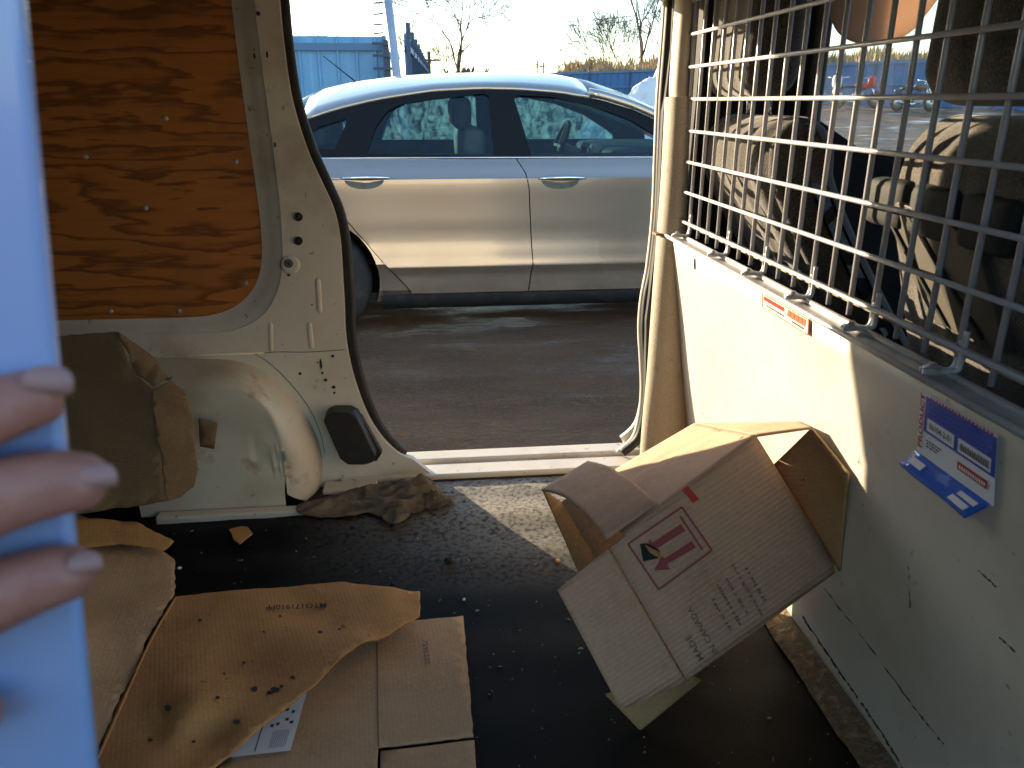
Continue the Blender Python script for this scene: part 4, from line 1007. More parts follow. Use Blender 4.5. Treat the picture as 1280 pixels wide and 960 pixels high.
# mesh: every wire its own rod
MX = .563; WY0, WST = 1.722, .0571; zt_, zb_ = 1.262, .628
vw = MB().tube([(0, 0, 0), (0, 0, zt_ - zb_)], .0037, 10).mesh()
vw.polygons.foreach_set('use_smooth', [True] * len(vw.polygons))
hw = MB().tube([(0, 0, 0), (0, 1.45, 0)], .0033, 10).mesh(); hw.polygons.foreach_set('use_smooth', [True] * len(hw.polygons))
for k in range(25): obj('mesh_wire', vw, MT['wire'], part, loc=(MX, WY0 - k * WST, zb_))
for k in range(10):
    o = obj('mesh_wire', hw, MT['wire'], part, loc=(MX - .0066, .29, .652 + .0632 * k))
MB().tube([(MX + .014, .29, .643), (MX + .014, 1.735, .643)], .0055, 8).build('lower_rod', MT['pillar_smooth'], part, True)
for px, py in ((866, 292), (903, 312), (946, 335), (1003, 365), (1092, 408), (1206, 462)):
    y = at(px, py, X=MX).y
    k = round((WY0 - y) / WST); y = WY0 - k * WST - .009
    path = smooth_path([(MX - .001, y, .672), (MX - .001, y, .64), (MX - .004, y, .628), (.545, y + .004, PT + .0125), (.524, y + .006, PT + .0118)], 5)
    path2 = smooth_path([(MX, y + .0075, .66), (MX, y + .0075, .638), (MX - .006, y + .0085, .626), (.545, y + .014, PT + .0125), (.527, y + .015, PT + .0118)], 5)
    h_ = MB().tube(path, .0033, 8).build('mesh_hook', MT['wire'], part, True); MB().tube(path2, .0033, 8).build('hook_rod', MT['wire'], h_, True)
    MB().lathe([(.0005, .010), (.004, .010), (.0045, .006), (.010, .0055), (.0105, .0035)], (.537, y + .010, PT + .0105), 'Z', 16).build('clamp_washer', MT['steel'], h_, True)

# ---- stickers
def quad_map(c4):
    tl, tr, br, bl = c4
    return lambda u, v_: tl.lerp(tr, u).lerp(bl.lerp(br, u), v_)
def ink_poly(name, fmap, uv, m_, parent, off=0):
    v = [fmap(u, w) for u, w in uv]; return obj(name, pydata(v, [tuple(range(len(v)))]), m_, parent)
def rect(u0, v0, u1, v1): return [(u0, v0), (u1, v0), (u1, v1), (u0, v1)]
def text_on(body, fmap, cu, cv_, w, h, m_, parent, rot=0, name='printed_text'):
    me = text_mesh(body, 1, 1, .035 if rot else .01)
    xs_ = [q.co.x for q in me.vertices]; ys_ = [q.co.y for q in me.vertices]
    bx, by = (min(xs_) + max(xs_)) / 2, (min(ys_) + max(ys_)) / 2; sx, sy = max(xs_) - min(xs_), max(ys_) - min(ys_)
    def g(x, y):
        a, b__ = (x - bx) / sx, (y - by) / sy
        if rot == 90: return fmap(cu - b__ * w, cv_ - a * h)        # reads upwards
        return fmap(cu + a * w, cv_ - b__ * h)
    put_flat(me, g); return obj(name, me, m_, parent)
def sticker(name, label, px4, m_, off=.0032):
    q = [on_panel(x, y, off) for x, y in px4]; o = obj(name, pydata(q, [(0, 1, 2, 3)]), m_)
    tag(o, label, 'sticker')
    lift = lambda d: (lambda u, v_: quad_map([on_panel(x, y, off + d) for x, y in px4])(u, v_))
    return o, lift
# product label: white sheet with blue field, red side lettering
o, lf = sticker('product_sticker', 'white and blue product label with red PRODUCT lettering on the partition', ((1155, 486), (1252, 543), (1246, 633), (1149, 563)), MT['paper'])
l1, l2, l3 = lf(.0006), lf(.0010), lf(.0014)
ink_poly('blue_field', l1, rect(.085, .05, .995, .60), MT['blue_print'], o)
text_on('PRODUCT', l2, .045, .46, .062, .86, MT['red_print'], o, 90)
ink_poly('number_box', l2, rect(.13, .36, .50, .56), MT['paper'], o); ink_poly('number_box', l2, rect(.55, .36, .95, .56), MT['paper'], o)
text_on('06104-2-01', l3, .315, .46, .30, .10, MT['ink'], o)
for k in range(26):
    u = .58 + k * .0135; ink_poly('barcode_bar', l3, rect(u, .41 if k % 3 else .43, u + .0065 + .004 * (k % 2), .52), MT['ink'], o)
for r_ in range(3):
    u = .14
    while u < .93:
        w = random.uniform(.02, .06); ink_poly('small_print', l2, rect(u, .12 + r_ * .075, min(.95, u + w), .155 + r_ * .075), MT['blue_foil'], o); u += w + .015
for r_ in range(3):
    u = .14
    while u < .34 - r_ * .02:
        w = random.uniform(.02, .05); ink_poly('small_print', l2, rect(u, .70 + r_ * .045, u + w, .722 + r_ * .045), MT['ink'], o); u += w + .012
u = .16
while u < .97:
    w = random.uniform(.015, .03); ink_poly('small_print', l2, rect(u, .012, u + w, .045), MT['red_print'], o); u += w + .02
ink_poly('logo_plate', l2, rect(.56, .70, .92, .82), MT['red_print'], o)
u = .585
while u < .89:
    w = random.uniform(.012, .024); ink_poly('logo_lettering', l3, rect(u, .735, u + w, .79), MT['white_print'], o); u += w + .01
# peeling lower strip of the label, curling off the panel
cr_ = []
for i in range(13):
    s = i / 12; a = Vector((lerp(1147, 1243, s), lerp(562, 630, s), 0)); b__ = Vector((lerp(1137, 1222, s), lerp(577, 645, s), 0))
    for j in range(6):
        t_ = j / 5; p = a.lerp(b__, t_); cr_.append(on_panel(p.x, p.y, .004 + .010 * t_ ** 1.5 + .0008 * math.sin(s * 7) * t_))
me = pydata(cr_, [(i * 6 + j, i * 6 + j + 1, (i + 1) * 6 + j + 1, (i + 1) * 6 + j) for i in range(12) for j in range(5)])
pl = obj('peeled_strip', me, MT['blue_foil'], o, True); s = pl.modifiers.new('thickness', 'SOLIDIFY'); s.thickness = .0006
PF = lambda u, v_: on_panel(lerp(lerp(1147, 1243, u), lerp(1137, 1222, u), v_), lerp(lerp(562, 630, u), lerp(577, 645, u), v_), .0055 + .010 * v_ ** 1.5 + .0008 * math.sin(u * 7) * v_)
for (u0, v0, u1, v1) in ((.04, .25, .22, .60), (.68, .22, .92, .45), (.66, .55, .90, .8)):
    k = 6; v = [PF(lerp(u0, u1, i / k), w) for i in range(k + 1) for w in (v0, v1)]
    obj('white_print_block', pydata(v, [(2 * i, 2 * i + 1, 2 * i + 3, 2 * i + 2) for i in range(k)]), MT['white_print'], pl)
# maker's sticker under the rail, red lettering
o, lf = sticker('maker_sticker', 'small oblong cream sticker with red lettering under the partition rail', ((955, 366), (1014, 399), (1013, 419), (955, 383)), MT['white_print'])
l1 = lf(.0006)
for r_ in (rect(0, 0, 1, .05), rect(0, .93, 1, 1), rect(0, .05, .015, .93), rect(.985, .05, 1, .93)): ink_poly('border', l1, r_, MT['orange_print'], o)
u = .04
while u < .50:
    w = random.uniform(.025, .045); ink_poly('lettering', l1, rect(u, .12, u + w, .42), MT['red_print'], o); u += w + .012
ink_poly('underline', l1, rect(.04, .5, .56, .55), MT['ink'], o)
u = .10
while u < .52:
    w = random.uniform(.02, .04); ink_poly('lettering', l1, rect(u, .64, u + w, .76), MT['ink'], o); u += w + .015
u = .57
while u < .94:
    w = random.uniform(.045, .07); ink_poly('lettering', l1, [(u + .015, .10), (u + w + .015, .10), (u + w, .55), (u, .58)], MT['orange_print'], o); u += w + .012
u = .68
while u < .92:
    w = random.uniform(.02, .035); ink_poly('lettering', l1, rect(u, .68, u + w, .80), MT['ink'], o); u += w + .012
o, lf = sticker('small_white_sticker', 'tiny white printed sticker at the partition\'s upper corner by the pillar', ((851, 315), (869, 322), (869, 336), (851, 329)), MT['white_print'])
l1 = lf(.0006)
for r_ in range(3):
    u = .12
    while u < .85:
        w = random.uniform(.06, .14); ink_poly('small_print', l1, rect(u, .18 + r_ * .24, min(.9, u + w), .32 + r_ * .24), MT['pole'], o); u += w + .05

# ================================================================== FRONT SEATS
def seat(label, cy, w, zt, x0, head_c, head_w, driver):
    t = thing('front_seat', label, 'seat', (x0 + .2, cy, -.02))
    def shape(p):
        x, y, z = p
        zz = z + (zt + .16) / 2 + .0
        if x < 0:                                     # pleats on the rear face
            g = abs(math.sin((y / .056) * math.pi)) ** .5
            x -= .012 * g * (1 - .3 * abs(z)) - .010
            x += .035 * (abs(y) / (w / 2)) ** 3
        x += (.35 if driver else .75) * max(0, (zt - .10) - zz) ** 1.15
        y *= 1 - .10 * sstep(zt - .12, zt + .02, zz)
        return Vector((x, y, z))
    hh = zt - .16
    o = obj('backrest', rounded_box((.15, w, hh), .065, 44, shape, (x0 + .075, cy, .16 + hh / 2)), MT['seat'], t, True)
    hc = head_c
    def hs(p):
        x, y, z = p
        if x < 0: x -= .007 * abs(math.sin(y / .065 * math.pi)) ** .5
        y *= 1 - .12 * sstep(.02, .13, z); return Vector((x + .03 * z, y, z))
    obj('head_restraint', rounded_box((.105, head_w, .25), .048, 30, hs, hc), MT['seat'], t, True)
    for s_ in (-.05, .05): MB().tube([(hc[0] + .01, cy + s_, zt - .04), (hc[0] + .01, cy + s_, hc[2] - .08)], .006, 8).build('head_restraint_rod', MT['chrome'], t, True)
    obj('cushion', rounded_box((.5, w, .18), .07, 10, None, (x0 + .48, cy, .14)), MT['seat'], t, True)
    MB().box((x0 + .25, cy - .2, -.02), (x0 + .65, cy + .2, .06)).build('seat_base', MT['dark_trim'], t)
    if driver:
        # grey plastic segments across the back and a stiff pocket panel below
        n = 5
        for k in range(n):
            yy = cy + w / 2 - .075 - k * .098
            obj('grey_band_pad', rounded_box((.03, .088, .062), .012, 6, None, (x0 + .006, yy, .775)), MT['seat_plastic'], t, True)
        pk = [(p.y, p.z) for p in (at(x, y, X=x0 + .01) for x, y in ((1122, 262), (1140, 252), (1180, 268), (1232, 300), (1238, 440), (1196, 425), (1152, 405), (1130, 330)))]
        pko = obj('seat_pocket', slab([pk], lambda u, v_, ww: Vector((x0 - .010 + ww + .35 * max(0, .785 - v_) ** 1.15, u, v_)), .03), MT['pocket'], t); bevel(pko, .008, 3)
        for a, b__ in (((1128, 282), (1168, 408)), ((1152, 262), (1212, 425))):
            A, B = at(*a, X=x0 + .01), at(*b__, X=x0 + .01)
            fx_ = lambda z: x0 - .012 + .35 * max(0, .785 - z) ** 1.15
            MB().tube([(fx_(lerp(A.z, B.z, k / 6)), lerp(A.y, B.y, k / 6), lerp(A.z, B.z, k / 6)) for k in range(7)], .0025, 6).build('pocket_seam', MT['black_rubber'], t)
    return t
seat('tan speckled pleated front seat beside the beige door pillar, behind the mesh', 1.585, .44, .875, .592, (.648, 1.605, 1.03), .26, False)
seat('dark front seat with grey plastic band and rear pocket, behind the mesh', .80, .53, .885, .600, (.655, .80, 1.02), .36, True)

# ================================================================== CARDBOARD BOX
box = thing('cardboard_box', 'open tan carton with red arrow print leaning on the partition', 'box', (.33, 1.05, 0))
def DD(p): return (Vector(p) - EYE).dot(FW)
P1 = at(762, 685, D=DD((.234, .955, .303))); P2 = at(945, 545, D=DD((.474, 1.012, .436))); P3 = at(1048, 712, D=DD((.600, .971, .227))); _n = (P2 - P1).cross(P3 - P1); _d = ray(858, 850); P4 = EYE + _d * ((P1 - EYE).dot(_n) / _d.dot(_n))
W_ = Vector((-.025, .263, -.066)); B1, B2, B3, B4 = P1 + W_, P2 + W_, P3 + W_, P4 + W_
B2 = at(868, 530, D=DD(B2)); d1 = (P2 - P1).normalized(); d2 = (P4 - P1).normalized()
MT['carton'] = cardboard('carton_tan', (.46, .30, .205), d2, .6, .5, pitch=.008)
MT['carton_top'] = MT['carton']
MT['carton_in'] = cardboard('carton_inside', (.40, .26, .13), d2, .3, .4)
MT['carton_back'] = cardboard('carton_brown', (.38, .25, .13), d2, .3, .3)
def quad_sheet(name, c4, m_, parent, nu=14, nv=14, bend=None, wob=.0015, thick=.0035, smooth=True):
    a, b__, c_, d_ = [Vector(q) for q in c4]; v = []
    nn = (b__ - a).cross(d_ - a).normalized()
    for j in range(nv + 1):
        for i in range(nu + 1):
            u, w = i / nu, j / nv; p = a.lerp(b__, u).lerp(d_.lerp(c_, u), w)
            e_ = 16 * u * (1 - u) * w * (1 - w)
            p = p + nn * (wob * e_ * (1 + 1.5 * noise.noise(p * 11)))
            if bend: p = p + bend(u, w)
            v.append(p)
    me = pydata(v, [(j * (nu + 1) + i, j * (nu + 1) + i + 1, (j + 1) * (nu + 1) + i + 1, (j + 1) * (nu + 1) + i) for j in range(nv) for i in range(nu)])
    o = obj(name, me, m_, parent, smooth); s = o.modifiers.new('thickness', 'SOLIDIFY'); s.thickness = thick; s.offset = 0
    return o
NF = (P2 - P1).cross(P4 - P1).normalized()
if NF.dot(EYE - P1) < 0: NF = -NF
fpan = quad_sheet('front_panel', (P1, P2, P3, P4), MT['carton'], box, wob=0)
quad_sheet('back_panel', (B1, B2, B3, B4), MT['carton'], box)
quad_sheet('bottom_panel', (P4, P3, B3, B4), MT['carton'], box)
tl_f = P1.lerp(P2, .10); tl_b = B1.lerp(B2, .10)
top = quad_sheet('top_panel', (tl_f + NF * .001, P2, B2, tl_b), MT['carton_top'], box, 24, 18, bend=lambda u, w: Vector((0, 0, .010 * math.sin(math.pi * w) * (1 - u) - .004 * math.exp(-((w - .5 - .25 * (1 - u)) / .05) ** 2))))
# left flaps
cf, cb = at(821, 629, D=DD(P1.lerp(P2, .31)) - .004), at(735, 577, D=DD(B1.lerp(B2, .31)) - .004)
ef, eb = at(758, 674, D=DD(P1) - .006), at(677, 613, D=DD(B1) - .05)
quad_sheet('top_flap', (ef, cf, cb, eb), MT['carton_top'], box, 16, 16, bend=lambda u, w: Vector((0, 0, .020 * math.sin(math.pi * w) * (1 - u * .6) + .006 * u * math.sin(math.pi * w) - .003 * math.exp(-((w - .48) / .05) ** 2))), wob=0)
quad_sheet('front_flap', (at(697, 738, D=DD(P1 - d1 * .09)), P1 - d1 * .002, P4 - d1 * .002, at(776, 887, D=DD(P4 - d1 * .09) )), MT['carton'], box, wob=.001)
quad_sheet('back_flap', (eb + Vector((.004, .012, -.006)), B1, B4, at(722, 714, D=DD(B4) - .02)), MT['carton_in'], box)
quad_sheet('bottom_flap', (at(757, 868, D=1.175), P4 + W_ * .05 + Vector((.01, 0, 0)), at(876, 850, D=1.22), at(800, 913, D=1.195)), MT['carton_back'], box, wob=.001)
_f = lambda p: Vector((p.x + .01, p.y + .03, .008))
_e = B4.lerp(B3, .80)
quad_sheet('bottom_flap', (B4, _e, _f(_e), _f(B4)), MT['carton'], box, wob=.002)  # hidden flap added behind the carton to stop sun passing underneath
# right flaps
quad_sheet('top_flap', (P2, at(1016, 535, X=.548), at(1001, 528, X=.553), B2), MT['carton_top'], box, wob=.003)
quad_sheet('end_flap', (at(1015, 535, X=.551), at(1061, 592, X=.560), at(1050, 714, X=.592), at(968, 580, X=.53)), MT['carton_in'], box, wob=.004)
# printing on the front panel, traced on its plane
def fp(x, y, off=.0026):
    d = ray(x, y); t_ = (P1 + NF * off - EYE).dot(NF) / d.dot(NF); return EYE + d * t_
def fpoly(name, pl_, m_, off=.0026, parent=None): return obj(name, pydata([fp(x, y, off) for x, y in pl_], [tuple(range(len(pl_)))]), m_, parent or fpan)
def fline(name, a, b__, w, m_):
    a, b__ = Vector(a), Vector(b__); n_ = Vector((-(b__ - a).y, (b__ - a).x)).normalized() * (w / 2)
    return fpoly(name, [a + n_, b__ + n_, b__ - n_, a - n_], m_)
sq = [(785, 680), (852.5, 634), (890, 688), (823.5, 737)]
for i in range(4): fline('red_frame_line', sq[i], sq[(i + 1) % 4], 2.6, MT['red_ink'])
fline('red_bar', (850, 645), (878, 687), 2.6, MT['red_ink'])
fpoly('red_arrow', [(851, 655), (857, 663.5), (822, 685), (826, 690), (806, 692), (812, 674), (816, 678)], MT['red_ink'])
fpoly('red_arrow', [(864.5, 676), (870, 684.5), (834, 705), (838, 712), (818, 713), (827, 694.5), (831, 698)], MT['red_ink'])
fpoly('red_tape', [(852.5, 612), (860, 607.5), (874, 624), (866, 629)], MT['red_print'])
fpoly('torn_hole', [(800, 680), (808, 679), (818, 683), (824, 690), (822, 698), (813, 700), (804, 702)], MT['dark_trim'], .0032)
quad_sheet('torn_tab', (fp(806, 681, .004), fp(823, 690, .004), fp(826, 698, .014), fp(812, 689, .016)), MT['carton_in'], fpan, 4, 4, thick=.002)
def ftext(body, c0, along, h_px):
    along = Vector(along); up_ = Vector((along.y, -along.x)).normalized() * h_px; c0 = Vector(c0)
    me = text_mesh(body, 1); xs_ = [q.co.x for q in me.vertices]; ys_ = [q.co.y for q in me.vertices]; bx = (min(xs_) + max(xs_)) / 2; by = (min(ys_) + max(ys_)) / 2; sx = max(xs_) - min(xs_); sy = max(ys_) - min(ys_)
    put_flat(me, lambda x, y: fp(*(c0 + along * ((x - bx) / sx) + up_ * ((y - by) / sy))))
    return obj('printed_text', me, MT['ink_soft'], fpan)
MT['ink_soft'] = flat_mat('faded_ink', (.17, .12, .10), .8)
ftext('MADE', (868, 810), (-18, -31), 8); ftext('IN CANADA', (878, 788), (-34, -58), 8)
for li, (cx_, cy_, L) in enumerate(((902, 768, 46), (912, 757, 56), (921, 745, 52), (934, 737, 74), (944, 730, 50))):
    dv = Vector((-.5, -.86)); s0 = -L / 2
    while s0 < L / 2:
        w = random.uniform(1.4, 4.5); c0 = Vector((cx_, cy_)) + dv * (s0 + w / 2) + Vector((random.uniform(-.5, .5), random.uniform(-.5, .5))); n_ = Vector((-dv.y, dv.x)) * random.uniform(.9, 2.6)
        fpoly('illegible_print', [c0 - dv * (w / 2) - n_, c0 + dv * (w / 2) - n_, c0 + dv * (w / 2) + n_, c0 - dv * (w / 2) + n_], MT['ink_soft']); s0 += w + random.choice((.9, 1.2, 1.6, 4))

# ================================================================== LOOSE CARDBOARD
MT['flat1'] = cardboard('flat_cardboard_orange', (.50, .26, .10), (1, .3, 0), .8, .12)
MT['flat2'] = cardboard('flat_cardboard_brown', (.48, .31, .18), (1, .1, 0), .4, .12)
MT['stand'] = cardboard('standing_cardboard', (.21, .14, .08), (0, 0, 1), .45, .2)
t = thing('flattened_carton', 'flattened orange brown carton with black stamped number and oily spots on the floor', 'cardboard', (-.25, 1.0, .01))
main = sheet('main_panel', [(219, 746, .035), (300, 738, .04), (425, 728, .05), (474, 733, .055), (525, 740, .05), (525, 772, .045), (482, 796, .05), (448, 806, .068), (425, 822, .072), (392, 858, .066), (330, 906, .055), (268, 960, .05), (230, 1000, .05), (100, 1010, .035), (122, 945, .03), (160, 860, .03), (190, 795, .032)], MT['flat1'], t, extra=[(300, 830, .03), (400, 770, .04), (235, 890, .062), (243, 870, .066), (255, 930, .03), (200, 920, .035), (470, 765, .047)], step=.014, wob=.004, fray=.0012)
sheet('side_panel', [(60, 640, .09), (92, 645, .085), (150, 656, .07), (205, 690, .055), (218, 700, .05), (218, 742, .036), (188, 792, .033), (158, 858, .031), (118, 948, .031), (95, 1010, .035), (40, 1010, .07), (40, 800, .09)], MT['flat2'], t, extra=[(120, 750, .055), (180, 740, .042)], step=.02, wob=.005, fray=.002)
sheet('torn_flap', [(70, 655, .115), (120, 648, .11), (172, 655, .09), (217, 676, .075), (205, 687, .072), (150, 680, .085), (88, 683, .10)], MT['flat1'], t, step=.02, wob=.004, fray=.002)
# ridge where the two panels fold
MB().tube(smooth_path([at(x, y, Z=z) for x, y, z in ((219, 748, .037), (190, 797, .036), (160, 862, .035), (122, 948, .036))], 5), .004, 8, ry=.0025).build('fold_ridge', MT['flat1'], t, True)
def zsurf_text(body, c0, along, h_px, z, m_, parent):
    along = Vector(along); up_ = Vector((along.y, -along.x)).normalized() * h_px; c0 = Vector(c0)
    me = text_mesh(body, 1); xs_ = [q.co.x for q in me.vertices]; ys_ = [q.co.y for q in me.vertices]; bx = (min(xs_) + max(xs_)) / 2; by = (min(ys_) + max(ys_)) / 2; sx = max(xs_) - min(xs_); sy = max(ys_) - min(ys_)
    q = put_flat(me, lambda x, y: at(*(c0 + along * ((x - bx) / sx) + up_ * ((y - by) / sy)), Z=z)); return obj('stamped_text', q, m_, parent)
def surf_z(o, px, py, z0):
    """height of the sheet under a pixel"""
    z = z0
    for _ in range(5):
        p = at(px, py, Z=z); z = min(o.data.vertices, key=lambda w: (w.co.x - p.x) ** 2 + (w.co.y - p.y) ** 2).co.z
    return z
zs = max(surf_z(main, x, y, .045) for x, y in ((332, 760), (370, 758), (408, 756), (340, 755), (390, 762)))
zsurf_text('MTO171910PP', (370, 758), (-76, 3), 6, zs + .0035, MT['ink'], main)
# oily spots soaked into the carton
for px, py, r in ((318, 861, 5), (336, 866, 4), (344, 862, 6), (352, 858, 3), (366, 847, 3.5), (296, 902, 5), (272, 872, 3), (305, 828, 2.5), (242, 927, 3), (210, 885, 6), (400, 790, 3), (425, 788, 4), (330, 790, 2), (250, 775, 2.5), (350, 770, 2), (280, 842, 2), (188, 925, 4)):
    pl_ = [(px + r * random.uniform(.6, 1.15) * math.cos(a), py + .75 * r * random.uniform(.6, 1.15) * math.sin(a)) for a in [k * math.pi / 6 for k in range(12)]]
    obj('oil_spot', pydata([at(x, y, Z=surf_z(main, px, py, .045) + .0035) for x, y in pl_], [tuple(range(12))]), MT['ink'], main)
# underneath sheet
t = thing('cardboard_sheet', 'flat brown cardboard sheet with stamped number lying under the orange carton', 'cardboard', (0, .9, .01))
us = sheet('main_panel', [(440, 787, .016), (470, 783, .016), (579, 770, .015), (584, 830, .014), (592, 921, .014), (473, 935, .014), (470, 1010, .014), (240, 1010, .016), (300, 920, .016)], MT['flat2'], t, step=.03, wob=.002, fray=.001)
sheet('lower_flap', [(476, 940, .013), (593, 926, .013), (598, 1010, .013), (474, 1010, .013)], MT['flat2'], t, step=.03, wob=.002)
MB().tube([at(x, y, Z=.0178) for x, y in ((471, 785), (472, 860), (473, 934))], .0012, 6, ry=.0006).build('crease_line', MT['ink_soft'], t)
zsurf_text('7590330', (533, 815), (4, 30), 7, .0205, MT['ink_soft'], us)
# shipping label
lab_px = [(384, 864), (363, 938), (276, 948), (318, 905)]
lo_ = obj('shipping_label', pydata([at(x, y, Z=.0215) for x, y in lab_px], [(0, 1, 2, 3)]), MT['paper']); tag(lo_, 'white printed shipping label stuck on the brown cardboard sheet', 'label')
LQ = lambda u, v_: at(lerp(lerp(384, 363, v_), lerp(300, 276, v_), u), lerp(lerp(864, 938, v_), lerp(876, 948, v_), u), Z=.0219)
for k in range(9): ink_poly('label_print', LQ, rect(.10 + k * .028, .62, .113 + k * .028, .92), MT['pole'], lo_)
ink_poly('label_rule', LQ, rect(.52, .52, .535, .95), MT['ink'], lo_)
for (u, w) in ((.1, .3), (.2, .25), (.16, .42), (.28, .48), (.36, .50), (.08, .48)): ink_poly('label_print', LQ, rect(u, w, u + .05, w + .05), MT['ink'], lo_)
# cardboard standing against the wheel arch
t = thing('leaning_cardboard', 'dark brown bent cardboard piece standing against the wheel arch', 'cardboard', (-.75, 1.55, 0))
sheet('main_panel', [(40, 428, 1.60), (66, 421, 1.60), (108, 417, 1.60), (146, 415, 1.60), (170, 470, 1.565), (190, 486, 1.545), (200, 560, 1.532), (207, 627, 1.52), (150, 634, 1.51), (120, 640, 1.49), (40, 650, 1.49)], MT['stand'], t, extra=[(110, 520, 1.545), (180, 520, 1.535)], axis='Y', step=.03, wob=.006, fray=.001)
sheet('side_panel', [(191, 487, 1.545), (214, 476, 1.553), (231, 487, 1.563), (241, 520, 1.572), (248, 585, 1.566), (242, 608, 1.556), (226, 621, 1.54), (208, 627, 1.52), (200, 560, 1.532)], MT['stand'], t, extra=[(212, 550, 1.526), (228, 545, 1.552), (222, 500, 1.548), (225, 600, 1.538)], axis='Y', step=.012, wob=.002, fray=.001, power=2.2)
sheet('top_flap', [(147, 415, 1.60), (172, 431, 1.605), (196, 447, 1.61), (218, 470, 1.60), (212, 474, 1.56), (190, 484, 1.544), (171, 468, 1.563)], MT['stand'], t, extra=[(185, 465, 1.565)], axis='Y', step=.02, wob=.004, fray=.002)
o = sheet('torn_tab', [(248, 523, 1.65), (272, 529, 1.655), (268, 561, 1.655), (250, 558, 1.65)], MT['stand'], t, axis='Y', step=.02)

# ================================================================== RAG AND DEBRIS
rag_px = [(368, 628), (384, 622), (410, 617), (440, 609), (466, 603), (492, 599), (512, 600), (528, 596), (540, 602), (552, 612), (566, 614), (562, 626), (548, 632), (530, 630), (512, 644), (494, 652), (480, 645), (462, 636), (444, 640), (420, 641), (392, 640), (374, 638)]
pts2 = [(p.x, p.y) for p in smooth_path([at(x, y, Z=.02) for x, y in rag_px], 3, True)]
bm = slice_poly(pts2, .006, .5)
cxr = sum(p[0] for p in pts2) / len(pts2); cyr = sum(p[1] for p in pts2) / len(pts2)
for v_ in bm.verts:
    x, y = v_.co.x, v_.co.y
    q = Vector((x * 11 + 3 * y, y * 24 - 6 * x, .3)); r_ = (1 - abs(noise.noise(q))) ** 3; r2 = (1 - abs(noise.noise(q * 2.3 + Vector((5, 1, 2))))) ** 4
    e_ = min(math.hypot(x - a, y - b__) for a, b__ in pts2)
    k = sstep(0, .03, e_); hump = sstep(-.16, .0, x)
    v_.co.z = mat_z(x, y) + .006 + (.018 + .022 * hump) * r_ * (.35 + .65 * k) + (.006 + .010 * hump) * r2 * (.3 + .7 * k)
o = obj('cloth_rag', bm_mesh(bm), MT['rag'], None, True); s = o.modifiers.new('thickness', 'SOLIDIFY'); s.thickness = .0025
tag(o, 'crumpled dirty brown rag lying by the door sill', 'rag')
def scrap(name, label, cat, px_list, m_, h=.006, z=.006, group=None, jag=.0):
    c_ = at(sum(p[0] for p in px_list) / len(px_list), sum(p[1] for p in px_list) / len(px_list), Z=z); zz = mat_z(c_.x, c_.y) + .003
    pts_ = [(p.x, p.y) for p in (at(x, y, Z=zz) for x, y in px_list)]
    o = obj(name, slab([pts_], lambda u, v_, w: Vector((u, v_, zz + w + .003 * noise.noise(Vector((u * 60, v_ * 60, 0))))), h), m_); tag(o, label, cat, group); return bevel(o, min(.0015, h * .3), 2)
scrap('cardboard_scrap', 'small torn tan cardboard scrap on the black floor mat', 'scrap', [(286, 663), (295, 661), (300, 659), (310, 661), (316, 668), (309, 673), (300, 681), (292, 676), (290, 669)], MT['flat1'], .004)
def pebble(label, px, py, r, m_, cat='stone', name='pebble'):
    p = at(px, py, Z=.008); bm = bmesh.new(); bmesh.ops.create_icosphere(bm, subdivisions=3, radius=1)
    for v_ in bm.verts: v_.co = Vector((v_.co.x * r, v_.co.y * r * .8, v_.co.z * r * .7)) * (1 + .35 * noise.noise(v_.co * 1.5 + Vector((px, py, 0)))) + Vector((p.x, p.y, mat_z(p.x, p.y) + r * .6))
    tag(obj(name, bm_mesh(bm), m_, None, True), label, cat)
MT['clod'] = mat('dark_clod', (.03, .03, .032), [((.09, .085, .08), 120, .5, .7)], rough=.9)
pebble('dark lump of dirt on the floor mat below the rag', 562, 700, .010, MT['clod'], 'dirt lump', 'dirt_lump')
pebble('small orange brown pellet beside the carton\'s left flap', 697, 699, .006, MT['flat1'], 'pellet', 'pellet')
pebble('tiny black crumb near the flattened carton\'s upper edge', 491, 726, .005, MT['clod'], 'crumb', 'crumb')
pebble('white crumb beside the torn edge of the flattened carton', 224, 708, .004, MT['snow'], 'crumb', 'crumb')
pebble('pale chip on the mat near the flat carton\'s right corner', 580, 748, .003, MT['snow'], 'chip', 'chip')
# fine litter: uncountable crumbs on the mat
vv = []; ff = []
for i in range(420):
    x = random.uniform(-.95, .58); y = random.uniform(.82, 1.77)
    if (x < -.1 and y < 1.3): continue
    r = random.choice((.0007, .0009, .0012, .0018)); a = random.uniform(0, 3); k = len(vv); z = mat_z(x, y) + .0008
    L = r * random.uniform(1, 4)
    vv += [(x + math.cos(a) * L, y + math.sin(a) * L, z), (x - math.sin(a) * r, y + math.cos(a) * r, z + r), (x - math.cos(a) * L, y - math.sin(a) * L, z), (x + math.sin(a) * r, y - math.cos(a) * r, z), (x, y, z + 1.4 * r)]
    ff += [(k, k + 1, k + 4), (k + 1, k + 2, k + 4), (k + 2, k + 3, k + 4), (k + 3, k, k + 4)]
tag(obj('floor_litter', pydata(vv, ff), mat('pale_crumbs', (.42, .38, .32), [((.12, .10, .08), 30, .45, .55)], rough=.9)), 'pale crumbs and grit scattered over the black mat', 'litter', kind='stuff')

